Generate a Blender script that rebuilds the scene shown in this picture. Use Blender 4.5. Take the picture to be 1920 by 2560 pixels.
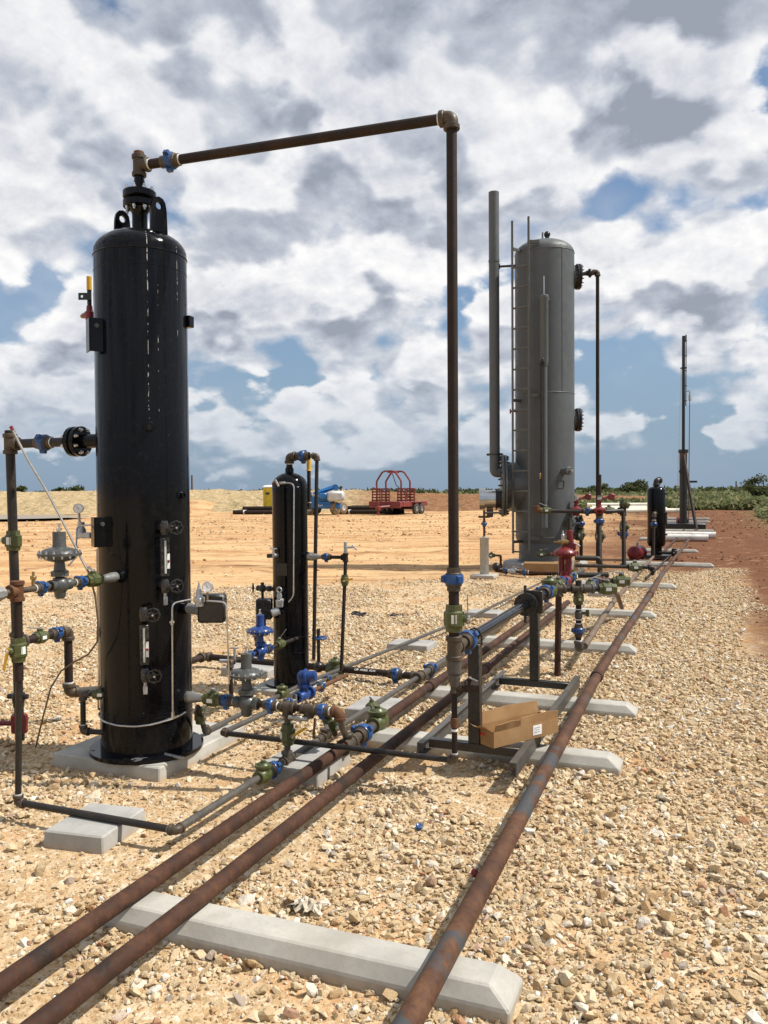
import bpy, bmesh, math, random
import numpy as np
from mathutils import Vector, Matrix, Euler
rad = math.radians
sc = bpy.context.scene
for o in list(bpy.data.objects):
    bpy.data.objects.remove(o)
COL = sc.collection

# ---------------------------------------------------------------- camera
cam_d = bpy.data.cameras.new('camera'); cam = bpy.data.objects.new('camera', cam_d); COL.objects.link(cam)
cam_d.sensor_fit = 'VERTICAL'; cam_d.sensor_height = 36.0; cam_d.sensor_width = 27.0
cam_d.lens = 2070.0 / 2560.0 * 36.0
cam_d.clip_start = 0.05; cam_d.clip_end = 6000
cam.matrix_world = (Matrix.Translation((0, 0, 1.65)) @ Matrix.Rotation(rad(21.85), 4, 'Z')
                    @ Matrix.Rotation(rad(90 - 1.43), 4, 'X') @ Matrix.Rotation(rad(-0.4), 4, 'Z'))
sc.camera = cam
sc.cycles.use_denoising = True
sc.cycles.max_bounces = 5; sc.cycles.diffuse_bounces = 2; sc.cycles.glossy_bounces = 3
sc.cycles.transparent_max_bounces = 6
sc.cycles.caustics_reflective = False; sc.cycles.caustics_refractive = False
sc.view_settings.view_transform = 'Standard'; sc.view_settings.look = 'None'
sc.view_settings.gamma = 1.0; sc.view_settings.use_curve_mapping = False
sc.view_settings.exposure = 0.18

# ---------------------------------------------------------------- sun
SUN_EL = 53.0
SUN_V = Vector((0.955, 0.297, 0)).normalized() * math.cos(rad(SUN_EL)); SUN_V.z = math.sin(rad(SUN_EL))
sun_d = bpy.data.lights.new('sun', 'SUN'); sun = bpy.data.objects.new('sun', sun_d); COL.objects.link(sun)
sun_d.energy = 4.9; sun_d.angle = rad(0.53); sun_d.color = (1.0, 0.955, 0.88)
sun.rotation_euler = SUN_V.to_track_quat('Z', 'Y').to_euler(); sun.location = (0, 0, 60)
# ---------------------------------------------------------------- sky: Nishita air with a layer of cumulus
class NT:
    """tiny helper around a node tree"""
    def __init__(self, tree): self.t = tree; self.n = tree.nodes; self.l = tree.links
    def node(self, typ, **kw):
        n = self.n.new(typ)
        for k, v in kw.items(): setattr(n, k, v)
        return n
    def put(self, sock, v):
        if hasattr(v, 'is_output') or isinstance(v, bpy.types.NodeSocket): self.l.new(v, sock)
        elif v is not None: sock.default_value = v
    def math(self, op, a, b=None, c=None, clamp=False):
        n = self.node('ShaderNodeMath', operation=op, use_clamp=clamp)
        self.put(n.inputs[0], a)
        if b is not None: self.put(n.inputs[1], b)
        if c is not None: self.put(n.inputs[2], c)
        return n.outputs[0]
    def vmath(self, op, a, b=None, scale=None, out=0):
        n = self.node('ShaderNodeVectorMath', operation=op)
        self.put(n.inputs[0], a)
        if b is not None: self.put(n.inputs[1], b)
        if scale is not None: self.put(n.inputs['Scale'], scale)
        return n.outputs[out]
    def rng(self, v, a, b, c=0.0, d=1.0, smooth=True):
        n = self.node('ShaderNodeMapRange'); n.interpolation_type = 'SMOOTHSTEP' if smooth else 'LINEAR'
        self.put(n.inputs[0], v); self.put(n.inputs[1], a); self.put(n.inputs[2], b); self.put(n.inputs[3], c); self.put(n.inputs[4], d)
        return n.outputs[0]
    def mix(self, fac, a, b, blend='MIX'):
        n = self.node('ShaderNodeMix', data_type='RGBA', blend_type=blend)
        self.put(n.inputs['Factor'], fac)
        for s_, v in ((6, a), (7, b)):
            if isinstance(v, tuple) and len(v) == 3: v = (*v, 1)
            self.put(n.inputs[s_], v)
        return n.outputs[2]
    def noise(self, vec, scale, detail=4, rough=0.5, dist=0.0, lac=2.0, dim='3D', w=None, out=0):
        n = self.node('ShaderNodeTexNoise', noise_dimensions=dim)
        self.put(n.inputs['Vector'], vec)
        n.inputs['Scale'].default_value = scale; n.inputs['Detail'].default_value = detail
        n.inputs['Roughness'].default_value = rough; n.inputs['Distortion'].default_value = dist; n.inputs['Lacunarity'].default_value = lac
        return n.outputs[out]
    def voro(self, vec, scale, detail=0, rough=0.5, feature='F1', out='Distance', rnd=1.0, smooth=None, dim='3D'):
        n = self.node('ShaderNodeTexVoronoi', feature=feature, voronoi_dimensions=dim)
        self.put(n.inputs['Vector'], vec); n.inputs['Scale'].default_value = scale
        if 'Detail' in n.inputs: n.inputs['Detail'].default_value = detail; n.inputs['Roughness'].default_value = rough
        n.inputs['Randomness'].default_value = rnd
        if smooth is not None: n.inputs['Smoothness'].default_value = smooth
        return n.outputs[out]
    def ramp(self, fac, stops, interp='LINEAR'):
        n = self.node('ShaderNodeValToRGB'); r = n.color_ramp; r.interpolation = interp
        while len(r.elements) < len(stops): r.elements.new(0.5)
        for e, (p, c) in zip(r.elements, stops): e.position = p; e.color = (*c, 1) if len(c) == 3 else c
        self.put(n.inputs[0], fac)
        return n.outputs[0]

wd = bpy.data.worlds.new('World'); sc.world = wd; wd.use_nodes = True
wd.cycles.sampling_method = 'NONE'
W = NT(wd.node_tree); W.n.clear()
SKY_STRENGTH = 0.10
wout = W.node('ShaderNodeOutputWorld'); bg = W.node('ShaderNodeBackground'); bg.inputs['Strength'].default_value = SKY_STRENGTH
W.l.new(bg.outputs[0], wout.inputs[0])
sky = W.node('ShaderNodeTexSky', sky_type='NISHITA'); sky.sun_disc = False
sky.sun_elevation = rad(SUN_EL); sky.sun_rotation = math.atan2(SUN_V.x, SUN_V.y)
sky.altitude = 100; sky.air_density = 1.0; sky.dust_density = 1.2; sky.ozone_density = 1.6
tc = W.node('ShaderNodeTexCoord'); DIR = tc.outputs['Generated']
sep = W.node('ShaderNodeSeparateXYZ'); W.l.new(DIR, sep.inputs[0])
el = W.math('ABSOLUTE', sep.outputs[2])
den = W.math('ADD', el, 0.50)
inv = W.math('DIVIDE', 1.50, den)
q = W.vmath('MULTIPLY', W.vmath('SCALE', DIR, scale=inv), (1, 1, 0))
q = W.vmath('ADD', q, (3.7, 1.3, 0.0))
warp = W.noise(q, 3.0, 2, 0.5, dim='2D', out=1)
q = W.vmath('ADD', q, W.vmath('SCALE', W.vmath('SUBTRACT', warp, (0.5, 0.5, 0.5)), scale=0.06))
def cloud_density(vec, det):
    big = W.noise(vec, 2.1, 2, 0.5, dim='2D')
    puff = W.math('SUBTRACT', 1.0, W.voro(vec, 4.2, 2.0, 0.45, dim='2D'))
    fine = W.noise(vec, 6.0, det, 0.58, dim='2D')
    d = W.math('MULTIPLY_ADD', big, 0.62, W.math('MULTIPLY', puff, 0.40))
    return W.math('MULTIPLY_ADD', fine, 0.40, d)
d0 = cloud_density(q, 7)
# towards the zenith and the sun: what shades this bit of cloud
qc = W.vmath('SUBTRACT', q, (3.7, 1.3, 0))
d1 = cloud_density(W.vmath('ADD', W.vmath('SCALE', qc, scale=0.935), (3.7 + 0.03, 1.3 + 0.01, 0)), 3)
# banks of cloud and open gaps, as world directions (x, y, z, cos-width, weight)
BANKS = [
    (-0.565, 0.723, 0.397, 0.052, -0.28),
    (-0.550, 0.750, 0.366, 0.028, -0.12),
    (-0.518, 0.781, 0.350, 0.049, -0.12),
    (-0.427, 0.824, 0.372, 0.042, -0.10),
    (-0.680, 0.689, 0.251, 0.066, -0.22),
    (-0.704, 0.680, 0.207, 0.056, -0.25),
    (-0.312, 0.929, 0.201, 0.052, -0.22),
    (-0.351, 0.910, 0.223, 0.042, -0.16),
    (-0.117, 0.936, 0.332, 0.042, -0.26),
    (-0.069, 0.950, 0.305, 0.045, -0.26),
    (-0.032, 0.952, 0.304, 0.035, -0.20),
    (0.041, 0.924, 0.380, 0.052, -0.30),
    (-0.097, 0.982, 0.165, 0.066, -0.26),
    (-0.052, 0.990, 0.134, 0.056, -0.22),
    (-0.500, 0.856, 0.133, 0.070, -0.16),
    (-0.555, 0.822, 0.126, 0.049, -0.12),
    (-0.347, 0.860, 0.375, 0.035, -0.12),
    (-0.571, 0.695, 0.438, 0.042, -0.06),
    (-0.269, 0.936, 0.226, 0.035, -0.12),
    (-0.145, 0.894, 0.424, 0.133, 0.20),
    (-0.346, 0.898, 0.273, 0.105, 0.22),
    (-0.490, 0.820, 0.295, 0.091, 0.20),
    (-0.626, 0.670, 0.399, 0.154, 0.16),
    (-0.475, 0.856, 0.201, 0.112, 0.20),
    (-0.178, 0.867, 0.465, 0.168, 0.16),
    (-0.004, 0.976, 0.220, 0.119, 0.16),
    (-0.430, 0.780, 0.455, 0.168, 0.14),
    (-0.022, 0.940, 0.340, 0.084, 0.12),
    (-0.666, 0.714, 0.216, 0.063, 0.18),
    (-0.678, 0.725, 0.117, 0.084, 0.12),
    (-0.531, 0.825, 0.195, 0.077, 0.16),
    (-0.356, 0.922, 0.155, 0.091, 0.14),
    (0.015, 0.993, 0.120, 0.084, 0.12),
    (-0.677, 0.663, 0.320, 0.105, 0.14),
    (-0.268, 0.914, 0.305, 0.063, 0.14),
    (-0.185, 0.974, 0.129, 0.112, 0.14),
    (-0.366, 0.852, 0.375, 0.091, 0.22),
    (-0.076, 0.971, 0.226, 0.084, 0.24),
    (-0.359, 0.929, 0.090, 0.140, 0.08),
    (-0.144, 0.955, 0.260, 0.063, 0.14),
    (-0.425, 0.876, 0.228, 0.084, 0.14),
    (-0.343, 0.801, 0.490, 0.133, 0.22),
    (-0.585, 0.665, 0.463, 0.133, 0.20),
    (0.030, 0.917, 0.397, 0.042, 0.00),
    (-0.392, 0.814, 0.429, 0.084, 0.08),
    (0.021, 0.898, 0.440, 0.119, 0.22),
    (0.023, 0.938, 0.346, 0.077, 0.12),
]
bias = 0.0
DIRW = W.vmath('NORMALIZE', W.vmath('ADD', DIR, W.vmath('SCALE', W.vmath('SUBTRACT', W.noise(q, 4.0, 1, 0.5, dim='2D', out=1), (0.5, 0.5, 0.5)), scale=0.045)))
for (bx_, by_, bz_, wdt, wt) in BANKS:
    dt = W.vmath('DOT_PRODUCT', DIRW, (bx_, by_, bz_), out=1)
    b_ = W.math('MULTIPLY', W.rng(dt, math.cos(wdt * 1.25), 1.0), wt * (0.52 if wt < 0 else 0.6))
    bias = b_ if isinstance(bias, float) else W.math('ADD', bias, b_)
dens = W.math('ADD', d0, bias)
lowfade = W.rng(el, 0.008, 0.065, -0.09, 0.12)
topfill = W.rng(el, 0.24, 0.46, 0.0, 0.055)
dens = W.math('ADD', W.math('ADD', dens, lowfade), topfill)
veil = W.noise(q, 1.1, 4, 0.6, dim='2D')
lit = W.rng(W.math('SUBTRACT', d1, d0), -0.09, 0.12, 1.0, 0.0)
edge = W.math('MULTIPLY_ADD', W.math('SUBTRACT', 1.0, lit), 0.10, W.rng(veil, 0.38, 0.62, 0.02, 0.08))
cover = W.rng(dens, W.math('SUBTRACT', 0.755, edge), 0.80)
cover = W.math('MAXIMUM', cover, W.math('MULTIPLY', W.rng(veil, 0.44, 0.66), W.rng(el, 0.10, 0.45, 0.08, 0.50)))
thick = W.rng(dens, 0.74, 1.12)
soft = W.rng(W.noise(q, 1.5, 3, 0.5, dim='2D'), 0.38, 0.62)
under = W.math('MULTIPLY', thick, W.math('MULTIPLY_ADD', soft, 0.75, 0.12))
rel = W.math('SUBTRACT', W.noise(W.vmath('ADD', W.vmath('SCALE', qc, scale=0.982), (3.7 + 0.012, 1.3, 0)), 6.5, 6, 0.62, dim='2D'), W.noise(q, 6.5, 6, 0.62, dim='2D'))
relief = W.math('MULTIPLY_ADD', rel, 0.85, W.rng(el, 0.22, 0.50, 0.05, 0.17))
shade = W.math('ADD', W.math('MULTIPLY', W.math('SUBTRACT', 1.0, lit), W.math('MULTIPLY_ADD', thick, 0.45, 0.42)), W.math('MULTIPLY_ADD', under, 0.42, relief), clamp=True)
ccol = W.ramp(shade, [(0.0, (1.0, 0.99, 0.985)), (0.25, (0.82, 0.83, 0.86)), (0.60, (0.54, 0.575, 0.65)), (1.0, (0.33, 0.365, 0.44))])
ccol = W.vmath('SCALE', ccol, scale=8.9)
# distance haze on clouds near the horizon
haze = W.rng(el, 0.0, 0.20, 0.74, 0.0)
skyc = W.vmath('ADD', W.vmath('MULTIPLY', sky.outputs[0], (0.74, 0.84, 0.92)), (0.35, 0.45, 0.52))
skymix = W.mix(W.rng(el, 0.0, 0.30, 0.85, 0.0), skyc, (2.35, 3.25, 4.45))
ccol = W.mix(haze, ccol, (3.6, 4.35, 5.3))
fin = W.mix(cover, skymix, ccol)
W.l.new(fin, bg.inputs['Color'])
# ---------------------------------------------------------------- mesh library
def vec(p): return Vector(p)
def frame(a):
    a = Vector(a).normalized()
    h = Vector((0, 0, 1)) if abs(a.z) < 0.9 else Vector((1, 0, 0))
    u = h.cross(a).normalized(); v = a.cross(u).normalized()
    return a, u, v
class MB:
    """collects shapes; built into one mesh object"""
    def __init__(self): self.v = []; self.f = []
    def ring(self, c, u, v, r, n, ph=0.0):
        b = len(self.v)
        for i in range(n):
            a = ph + 2 * math.pi * i / n
            self.v.append(c + u * (r * math.cos(a)) + v * (r * math.sin(a)))
        return b
    def bridge(self, a, b, n):
        for i in range(n):
            j = (i + 1) % n
            self.f.append((a + i, a + j, b + j, b + i))
    def lathe(self, p, axis, prof, n=20, ph=0.0):
        """prof: (distance along axis, radius); radius 0 closes"""
        p = Vector(p); a, u, v = frame(axis); last = None
        for k, (t, r) in enumerate(prof):
            c = p + a * t
            if r < 1e-6:
                self.v.append(c); cur = ('pt', len(self.v) - 1)
            else: cur = ('rg', self.ring(c, u, v, r, n, ph))
            if last:
                if last[0] == 'rg' and cur[0] == 'rg': self.bridge(last[1], cur[1], n)
                elif last[0] == 'pt' and cur[0] == 'rg':
                    for i in range(n): self.f.append((last[1], cur[1] + (i + 1) % n, cur[1] + i))
                elif last[0] == 'rg' and cur[0] == 'pt':
                    for i in range(n): self.f.append((last[1] + i, last[1] + (i + 1) % n, cur[1]))
            last = cur
        return self
    def cyl(self, p0, p1, r, r1=None, n=16, bev=0.0):
        p0 = Vector(p0); p1 = Vector(p1); L = (p1 - p0).length; r1 = r if r1 is None else r1
        if bev > 0: prof = [(0, 0), (0, r - bev), (bev, r), (L - bev, r1), (L, r1 - bev), (L, 0)]
        else: prof = [(0, 0), (0, r), (L, r1), (L, 0)]
        return self.lathe(p0, p1 - p0, prof, n)
    def hexa(self, p0, p1, r, n=6): return self.lathe(p0, Vector(p1) - Vector(p0), [(0, 0), (0, r), ((Vector(p1) - Vector(p0)).length, r), ((Vector(p1) - Vector(p0)).length, 0)], n, 0.3)
    def tube(self, pts, r, n=14, bend=0.0, k=5, caps=True):
        pts = [Vector(p) for p in pts]
        if bend > 0:
            o = [pts[0]]
            for i in range(1, len(pts) - 1):
                d0 = (pts[i - 1] - pts[i]); d1 = (pts[i + 1] - pts[i])
                b = min(bend, d0.length * .48, d1.length * .48)
                s = pts[i] + d0.normalized() * b; e = pts[i] + d1.normalized() * b
                for j in range(k + 1):
                    t = j / k
                    o.append(s * (1 - t) ** 2 + pts[i] * (2 * t * (1 - t)) + e * t ** 2)
            o.append(pts[-1]); pts = o
        a, u, v = frame(pts[1] - pts[0]); rings = []
        for i, p in enumerate(pts):
            d = (pts[min(i + 1, len(pts) - 1)] - pts[max(i - 1, 0)]).normalized()
            u = (u - d * u.dot(d)).normalized(); v = d.cross(u)
            rr = r[i] if isinstance(r, (list, tuple)) else r
            rings.append(self.ring(p, u, v, rr, n))
        for a_, b_ in zip(rings, rings[1:]): self.bridge(a_, b_, n)
        if caps:
            self.f.append(tuple(range(rings[0] + n - 1, rings[0] - 1, -1))); self.f.append(tuple(range(rings[-1], rings[-1] + n)))
        return self
    def box(self, c, size, R=None, bev=0.0):
        bm = bmesh.new(); bmesh.ops.create_cube(bm, size=1.0)
        bmesh.ops.scale(bm, vec=size, verts=bm.verts)
        if bev > 0: bmesh.ops.bevel(bm, geom=list(bm.edges), offset=bev, segments=1, affect='EDGES')
        M = Matrix.Translation(c) @ (R.to_4x4() if R is not None else Matrix.Identity(4))
        return self.add_bm(bm, M)
    def add_bm(self, bm, M=None):
        b = len(self.v); bm.verts.index_update()
        for q in bm.verts: self.v.append(M @ q.co if M is not None else q.co.copy())
        for fc in bm.faces: self.f.append(tuple(b + q.index for q in fc.verts))
        bm.free(); return self
    def sphere(self, c, r, n=16, m=8, sc_=(1, 1, 1)):
        b = len(self.v); c = Vector(c)
        M = MB(); M.lathe((0, 0, 0), (0, 0, 1), [(-r * math.cos(math.pi * i / m), r * math.sin(math.pi * i / m) if 0 < i < m else 0) for i in range(m + 1)], n)
        for q in M.v: self.v.append(c + Vector((q.x * sc_[0], q.y * sc_[1], q.z * sc_[2])))
        for fc in M.f: self.f.append(tuple(b + i for i in fc))
        return self
    def torus(self, c, axis, R, r, n=24, m=8):
        c = Vector(c); a, u, v = frame(axis); rings = []
        for i in range(n):
            t = 2 * math.pi * i / n; d = u * math.cos(t) + v * math.sin(t)
            rings.append(self.ring(c + d * R, d, a, r, m))
        for i in range(n): self.bridge(rings[i], rings[(i + 1) % n], m)
        return self
    def prism(self, outline, o, ux, uy, thick):
        """outline 2-D points in the plane (ux, uy) at o, extruded by thick along the normal, centred"""
        o = Vector(o); ux = Vector(ux); uy = Vector(uy); nn = ux.cross(uy).normalized(); b = len(self.v); n = len(outline)
        for s in (-.5, .5):
            for (x, y) in outline: self.v.append(o + ux * x + uy * y + nn * (s * thick))
        self.f.append(tuple(range(b + n - 1, b - 1, -1))); self.f.append(tuple(range(b + n, b + 2 * n)))
        for i in range(n):
            j = (i + 1) % n; self.f.append((b + i, b + j, b + n + j, b + n + i))
        return self
    def plate_hole(self, outer, inner, o, ux, uy, thick):
        """outer and inner outlines with the same number of points"""
        o = Vector(o); ux = Vector(ux); uy = Vector(uy); nn = ux.cross(uy).normalized(); b = len(self.v); n = len(outer)
        for s in (-.5, .5):
            for ol in (outer, inner):
                for (x, y) in ol: self.v.append(o + ux * x + uy * y + nn * (s * thick))
        for i in range(n):
            j = (i + 1) % n
            self.f += [(b + j, b + i, b + n + i, b + n + j), (b + 2 * n + i, b + 2 * n + j, b + 3 * n + j, b + 3 * n + i),
                       (b + i, b + j, b + 2 * n + j, b + 2 * n + i), (b + n + j, b + n + i, b + 3 * n + i, b + 3 * n + j)]
        return self
    def mesh(self, name, base=(0, 0, 0), ang=38):
        me = bpy.data.meshes.new(name); b = Vector(base)
        me.from_pydata([tuple(q - b) for q in self.v], [], self.f); me.validate()
        bm = bmesh.new(); bm.from_mesh(me); bmesh.ops.recalc_face_normals(bm, faces=bm.faces); bm.to_mesh(me); bm.free()
        me.shade_smooth(); me.set_sharp_from_angle(angle=rad(ang)); me.update()
        return me
ROOT = {}
def rootof(o):
    while o.parent: o = o.parent
    return o
def tag(o, label, cat, group=None, kind=None):
    if label: o['label'] = label
    if cat: o['category'] = cat
    if group: o['group'] = group
    if kind: o['kind'] = kind
    return o
def thing(name, label, cat, base, group=None):
    o = bpy.data.objects.new(name, None); o.empty_display_size = 0.1; COL.objects.link(o); o.location = base
    return tag(o, label, cat, group)
def part(parent, name, mb, mat, label=None, kind=None, ang=38):
    base = rootof(parent).location
    me = mb.mesh(name, base, ang); me.materials.append(mat)
    o = bpy.data.objects.new(name, me); COL.objects.link(o); o.parent = parent
    if label: o['label'] = label
    if kind: o['kind'] = kind
    return o
def solo(name, mb, mat, label, cat, base, group=None, kind=None, ang=38):
    me = mb.mesh(name, base, ang); me.materials.append(mat)
    o = bpy.data.objects.new(name, me); COL.objects.link(o); o.location = base
    return tag(o, label, cat, group, kind)
def shared(parent, name, me, loc, rot=None):
    """a further piece that shares mesh data; loc in world"""
    o = bpy.data.objects.new(name, me); COL.objects.link(o); o.parent = parent
    o.location = Vector(loc) - rootof(parent).location
    if rot is not None: o.rotation_mode = 'QUATERNION'; o.rotation_quaternion = rot
    return o
_BOLT = {}
def bolt_mesh(r, L, mat):
    k = (round(r, 4), round(L, 4), mat.name)
    if k not in _BOLT:
        mb = MB(); mb.hexa((0, 0, 0), (0, 0, L * .55), r); mb.cyl((0, 0, L * .5), (0, 0, L), r * .55, n=8)
        me = mb.mesh('bolt'); me.materials.append(mat); _BOLT[k] = me
    return _BOLT[k]
def bolts(parent, c, axis, R, n, r, L, mat, ph=0.0, both=None):
    """n bolts on a circle; heads point along axis; both = gap gives a second row facing back"""
    c = Vector(c); a, u, v = frame(axis); me = bolt_mesh(r, L, mat)
    for i in range(n):
        t = ph + 2 * math.pi * i / n; d = u * math.cos(t) + v * math.sin(t)
        shared(parent, 'bolt', me, c + d * R, a.to_track_quat('Z', 'Y'))
        if both is not None: shared(parent, 'bolt', me, c + d * R - a * both, (-a).to_track_quat('Z', 'Y'))
def circ(r, n=24, cx=0, cy=0, ph=0.0): return [(cx + r * math.cos(ph + 2 * math.pi * i / n), cy + r * math.sin(ph + 2 * math.pi * i / n)) for i in range(n)]
def text_part(parent, s, loc, R3, size, mat, name='lettering'):
    cu = bpy.data.curves.new(name, 'FONT'); cu.body = s; cu.size = size; cu.extrude = .004; cu.align_x = 'CENTER'; cu.align_y = 'CENTER'; cu.materials.append(mat)
    o = bpy.data.objects.new(name, cu); COL.objects.link(o); o.parent = parent
    bpy.context.view_layer.update(); me = bpy.data.meshes.new_from_object(o.evaluated_get(bpy.context.evaluated_depsgraph_get())); bpy.data.objects.remove(o); me.name = name
    o = bpy.data.objects.new(name, me); COL.objects.link(o); o.parent = parent
    o.matrix_local = Matrix.Translation(Vector(loc) - rootof(parent).location) @ R3.to_4x4(); return o

# ---------------------------------------------------------------- materials
def mat_base(name):
    m = bpy.data.materials.new(name); m.use_nodes = True
    N = NT(m.node_tree); b = N.n['Principled BSDF']
    return m, N, b
def obj_coord(N):
    return N.node('ShaderNodeTexCoord').outputs['Object']
def bumped(N, b, h, strength=0.3, dist=0.01):
    bp = N.node('ShaderNodeBump'); bp.inputs['Strength'].default_value = strength; bp.inputs['Distance'].default_value = dist
    N.put(bp.inputs['Height'], h); N.l.new(bp.outputs[0], b.inputs['Normal'])
def paint(name, col, rough=0.4, dirt=(0.25, 0.17, 0.09), dirt_amt=0.25, wear=None, wear_at=0.68, scale=9.0, metallic=0.0, bump=0.15, var=0.12, spec=0.5):
    """painted metal with dust, uneven gloss and a little chipping"""
    m, N, b = mat_base(name); c = obj_coord(N)
    n1 = N.noise(c, scale, 5, 0.6); n2 = N.noise(c, scale * 4.3, 4, 0.6)
    base = N.mix(N.rng(n1, 0.35, 0.65), tuple(x * (1 - var) for x in col), tuple(min(1, x * (1 + var)) for x in col))
    base = N.mix(N.math('MULTIPLY', N.rng(n2, 0.45, 0.75), dirt_amt), base, dirt)
    if wear: base = N.mix(N.rng(N.noise(c, scale * 2.1, 6, 0.65), wear_at, wear_at + 0.03), base, wear)
    N.l.new(base, b.inputs['Base Color'])
    N.put(b.inputs['Roughness'], N.rng(n2, 0.3, 0.8, rough * 0.75, min(1, rough * 1.45)))
    b.inputs['Metallic'].default_value = metallic; b.inputs['Specular IOR Level'].default_value = spec
    if bump: bumped(N, b, n2, bump, 0.004)
    return m
def rusty(name, stops, scale=6.0, rough=0.7, patch=None, patch_at=0.6, bump=0.3, stretch=(1, 1, 1), metallic=0.0):
    m, N, b = mat_base(name); c = N.vmath('MULTIPLY', obj_coord(N), stretch)
    n1 = N.noise(c, scale, 6, 0.65); n2 = N.noise(c, scale * 9, 4, 0.65)
    f = N.math('MULTIPLY_ADD', n2, 0.4, N.math('MULTIPLY', n1, 0.6))
    base = N.ramp(f, stops)
    if patch:
        pm = N.rng(N.noise(c, scale * 0.55, 5, 0.6), patch_at, patch_at + 0.06)
        base = N.mix(pm, base, patch)
    N.l.new(base, b.inputs['Base Color'])
    N.put(b.inputs['Roughness'], N.rng(n2, 0.3, 0.7, rough * 0.8, min(1, rough * 1.2)))
    b.inputs['Metallic'].default_value = metallic; b.inputs['Specular IOR Level'].default_value = 0.32
    bumped(N, b, f, bump, 0.006)
    return m
M = {}
# rust-brown line pipe, the same with bare grey mill scale, and dark threaded pipe
M['rust'] = rusty('rust_brown_pipe', [(0.30, (0.014, 0.008, 0.006)), (0.5, (0.052, 0.022, 0.012)), (0.70, (0.125, 0.055, 0.028))], 5.0, 0.80, patch=(0.026, 0.015, 0.010), patch_at=0.60)
M['rust_grey'] = rusty('rust_and_scale_pipe', [(0.30, (0.024, 0.012, 0.008)), (0.5, (0.078, 0.034, 0.016)), (0.72, (0.17, 0.080, 0.040))], 5.0, 0.74, patch=(0.055, 0.054, 0.055), patch_at=0.56)
M['rust_pale'] = rusty('weathered_grey_brown_pipe', [(0.30, (0.08, 0.055, 0.038)), (0.5, (0.15, 0.105, 0.07)), (0.72, (0.24, 0.16, 0.10))], 5.0, 0.6)
M['darkpipe'] = rusty('dark_steel_pipe', [(0.30, (0.013, 0.012, 0.011)), (0.52, (0.025, 0.021, 0.018)), (0.72, (0.058, 0.042, 0.031))], 7.0, 0.45)
M['brownpipe'] = rusty('brown_steel_pipe', [(0.30, (0.011, 0.008, 0.007)), (0.52, (0.022, 0.012, 0.008)), (0.72, (0.055, 0.027, 0.015))], 6.0, 0.66)
M['greypipe'] = rusty('grey_steel_pipe', [(0.30, (0.05, 0.047, 0.043)), (0.52, (0.085, 0.078, 0.068)), (0.74, (0.15, 0.12, 0.09))], 8.0, 0.42)
M['fitting'] = rusty('cast_fitting', [(0.30, (0.040, 0.030, 0.023)), (0.52, (0.082, 0.062, 0.044)), (0.74, (0.16, 0.12, 0.08))], 12.0, 0.5, metallic=0.2)
M['orange_rust'] = rusty('orange_rust_fitting', [(0.30, (0.06, 0.024, 0.012)), (0.52, (0.12, 0.052, 0.022)), (0.74, (0.21, 0.105, 0.045))], 12.0, 0.7)
M['galv'] = paint('galvanised', (0.34, 0.34, 0.33), 0.42, dirt_amt=0.3, metallic=0.6, scale=14)
M['zinc'] = paint('zinc_bolt', (0.60, 0.60, 0.60), 0.3, dirt_amt=0.15, metallic=0.85, scale=30)
M['steel'] = paint('stainless_tube', (0.55, 0.53, 0.50), 0.28, dirt_amt=0.2, metallic=0.9, scale=20)
M['instr'] = paint('cast_aluminium', (0.42, 0.43, 0.43), 0.38, dirt_amt=0.15, metallic=0.5, scale=20)
M['green'] = paint('olive_green_paint', (0.058, 0.072, 0.020), 0.38, dirt_amt=0.35, wear=(0.03, 0.03, 0.02), scale=16)
M['blue'] = paint('blue_paint', (0.008, 0.060, 0.20), 0.36, dirt_amt=0.16, wear=(0.03, 0.03, 0.035), wear_at=0.70, scale=16)
M['navy'] = paint('gloss_blue_paint', (0.012, 0.050, 0.20), 0.30, dirt_amt=0.12, scale=16)
M['valvegrey'] = paint('valve_grey_paint', (0.062, 0.068, 0.067), 0.36, dirt_amt=0.25, scale=12)
M['red'] = paint('red_paint', (0.15, 0.006, 0.011), 0.40, dirt_amt=0.16, scale=12)
M['oldred'] = paint('weathered_red_paint', (0.17, 0.018, 0.018), 0.5, dirt_amt=0.3, scale=4)
M['yellow'] = paint('yellow_paint', (0.62, 0.36, 0.015), 0.45, dirt_amt=0.2, scale=12)
M['towergrey'] = paint('tower_grey_paint', (0.084, 0.092, 0.095), 0.52, dirt=(0.125, 0.127, 0.122), dirt_amt=0.25, scale=1.6, bump=0.04, var=0.07)
M['matblack'] = paint('satin_black_paint', (0.012, 0.012, 0.012), 0.35, dirt_amt=0.12, scale=10)
M['castblack'] = paint('cast_black_paint', (0.022, 0.022, 0.023), 0.30, dirt_amt=0.25, scale=18)
M['white'] = paint('white_plastic', (0.74, 0.71, 0.64), 0.45, dirt_amt=0.12, scale=5)
M['tape'] = paint('white_thread_tape', (0.78, 0.77, 0.73), 0.6, dirt_amt=0.1, scale=30, bump=0)
M['pvc'] = paint('cream_pvc', (0.76, 0.72, 0.58), 0.4, dirt_amt=0.15, scale=2)
M['rubber'] = paint('rubber', (0.022, 0.021, 0.020), 0.75, dirt=(0.28, 0.19, 0.11), dirt_amt=0.5, scale=6)
M['dustrubber'] = paint('dusty_tyre', (0.16, 0.11, 0.07), 0.85, dirt=(0.42, 0.28, 0.16), dirt_amt=0.8, scale=3)
M['liftblue'] = paint('lift_blue_paint', (0.010, 0.13, 0.36), 0.36, dirt_amt=0.15, scale=2)
M['liftgrey'] = paint('lift_grey_paint', (0.50, 0.51, 0.50), 0.42, dirt_amt=0.2, scale=2)
M['loo'] = paint('yellow_moulded_plastic', (0.60, 0.43, 0.02), 0.5, dirt_amt=0.15, scale=3)
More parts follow.
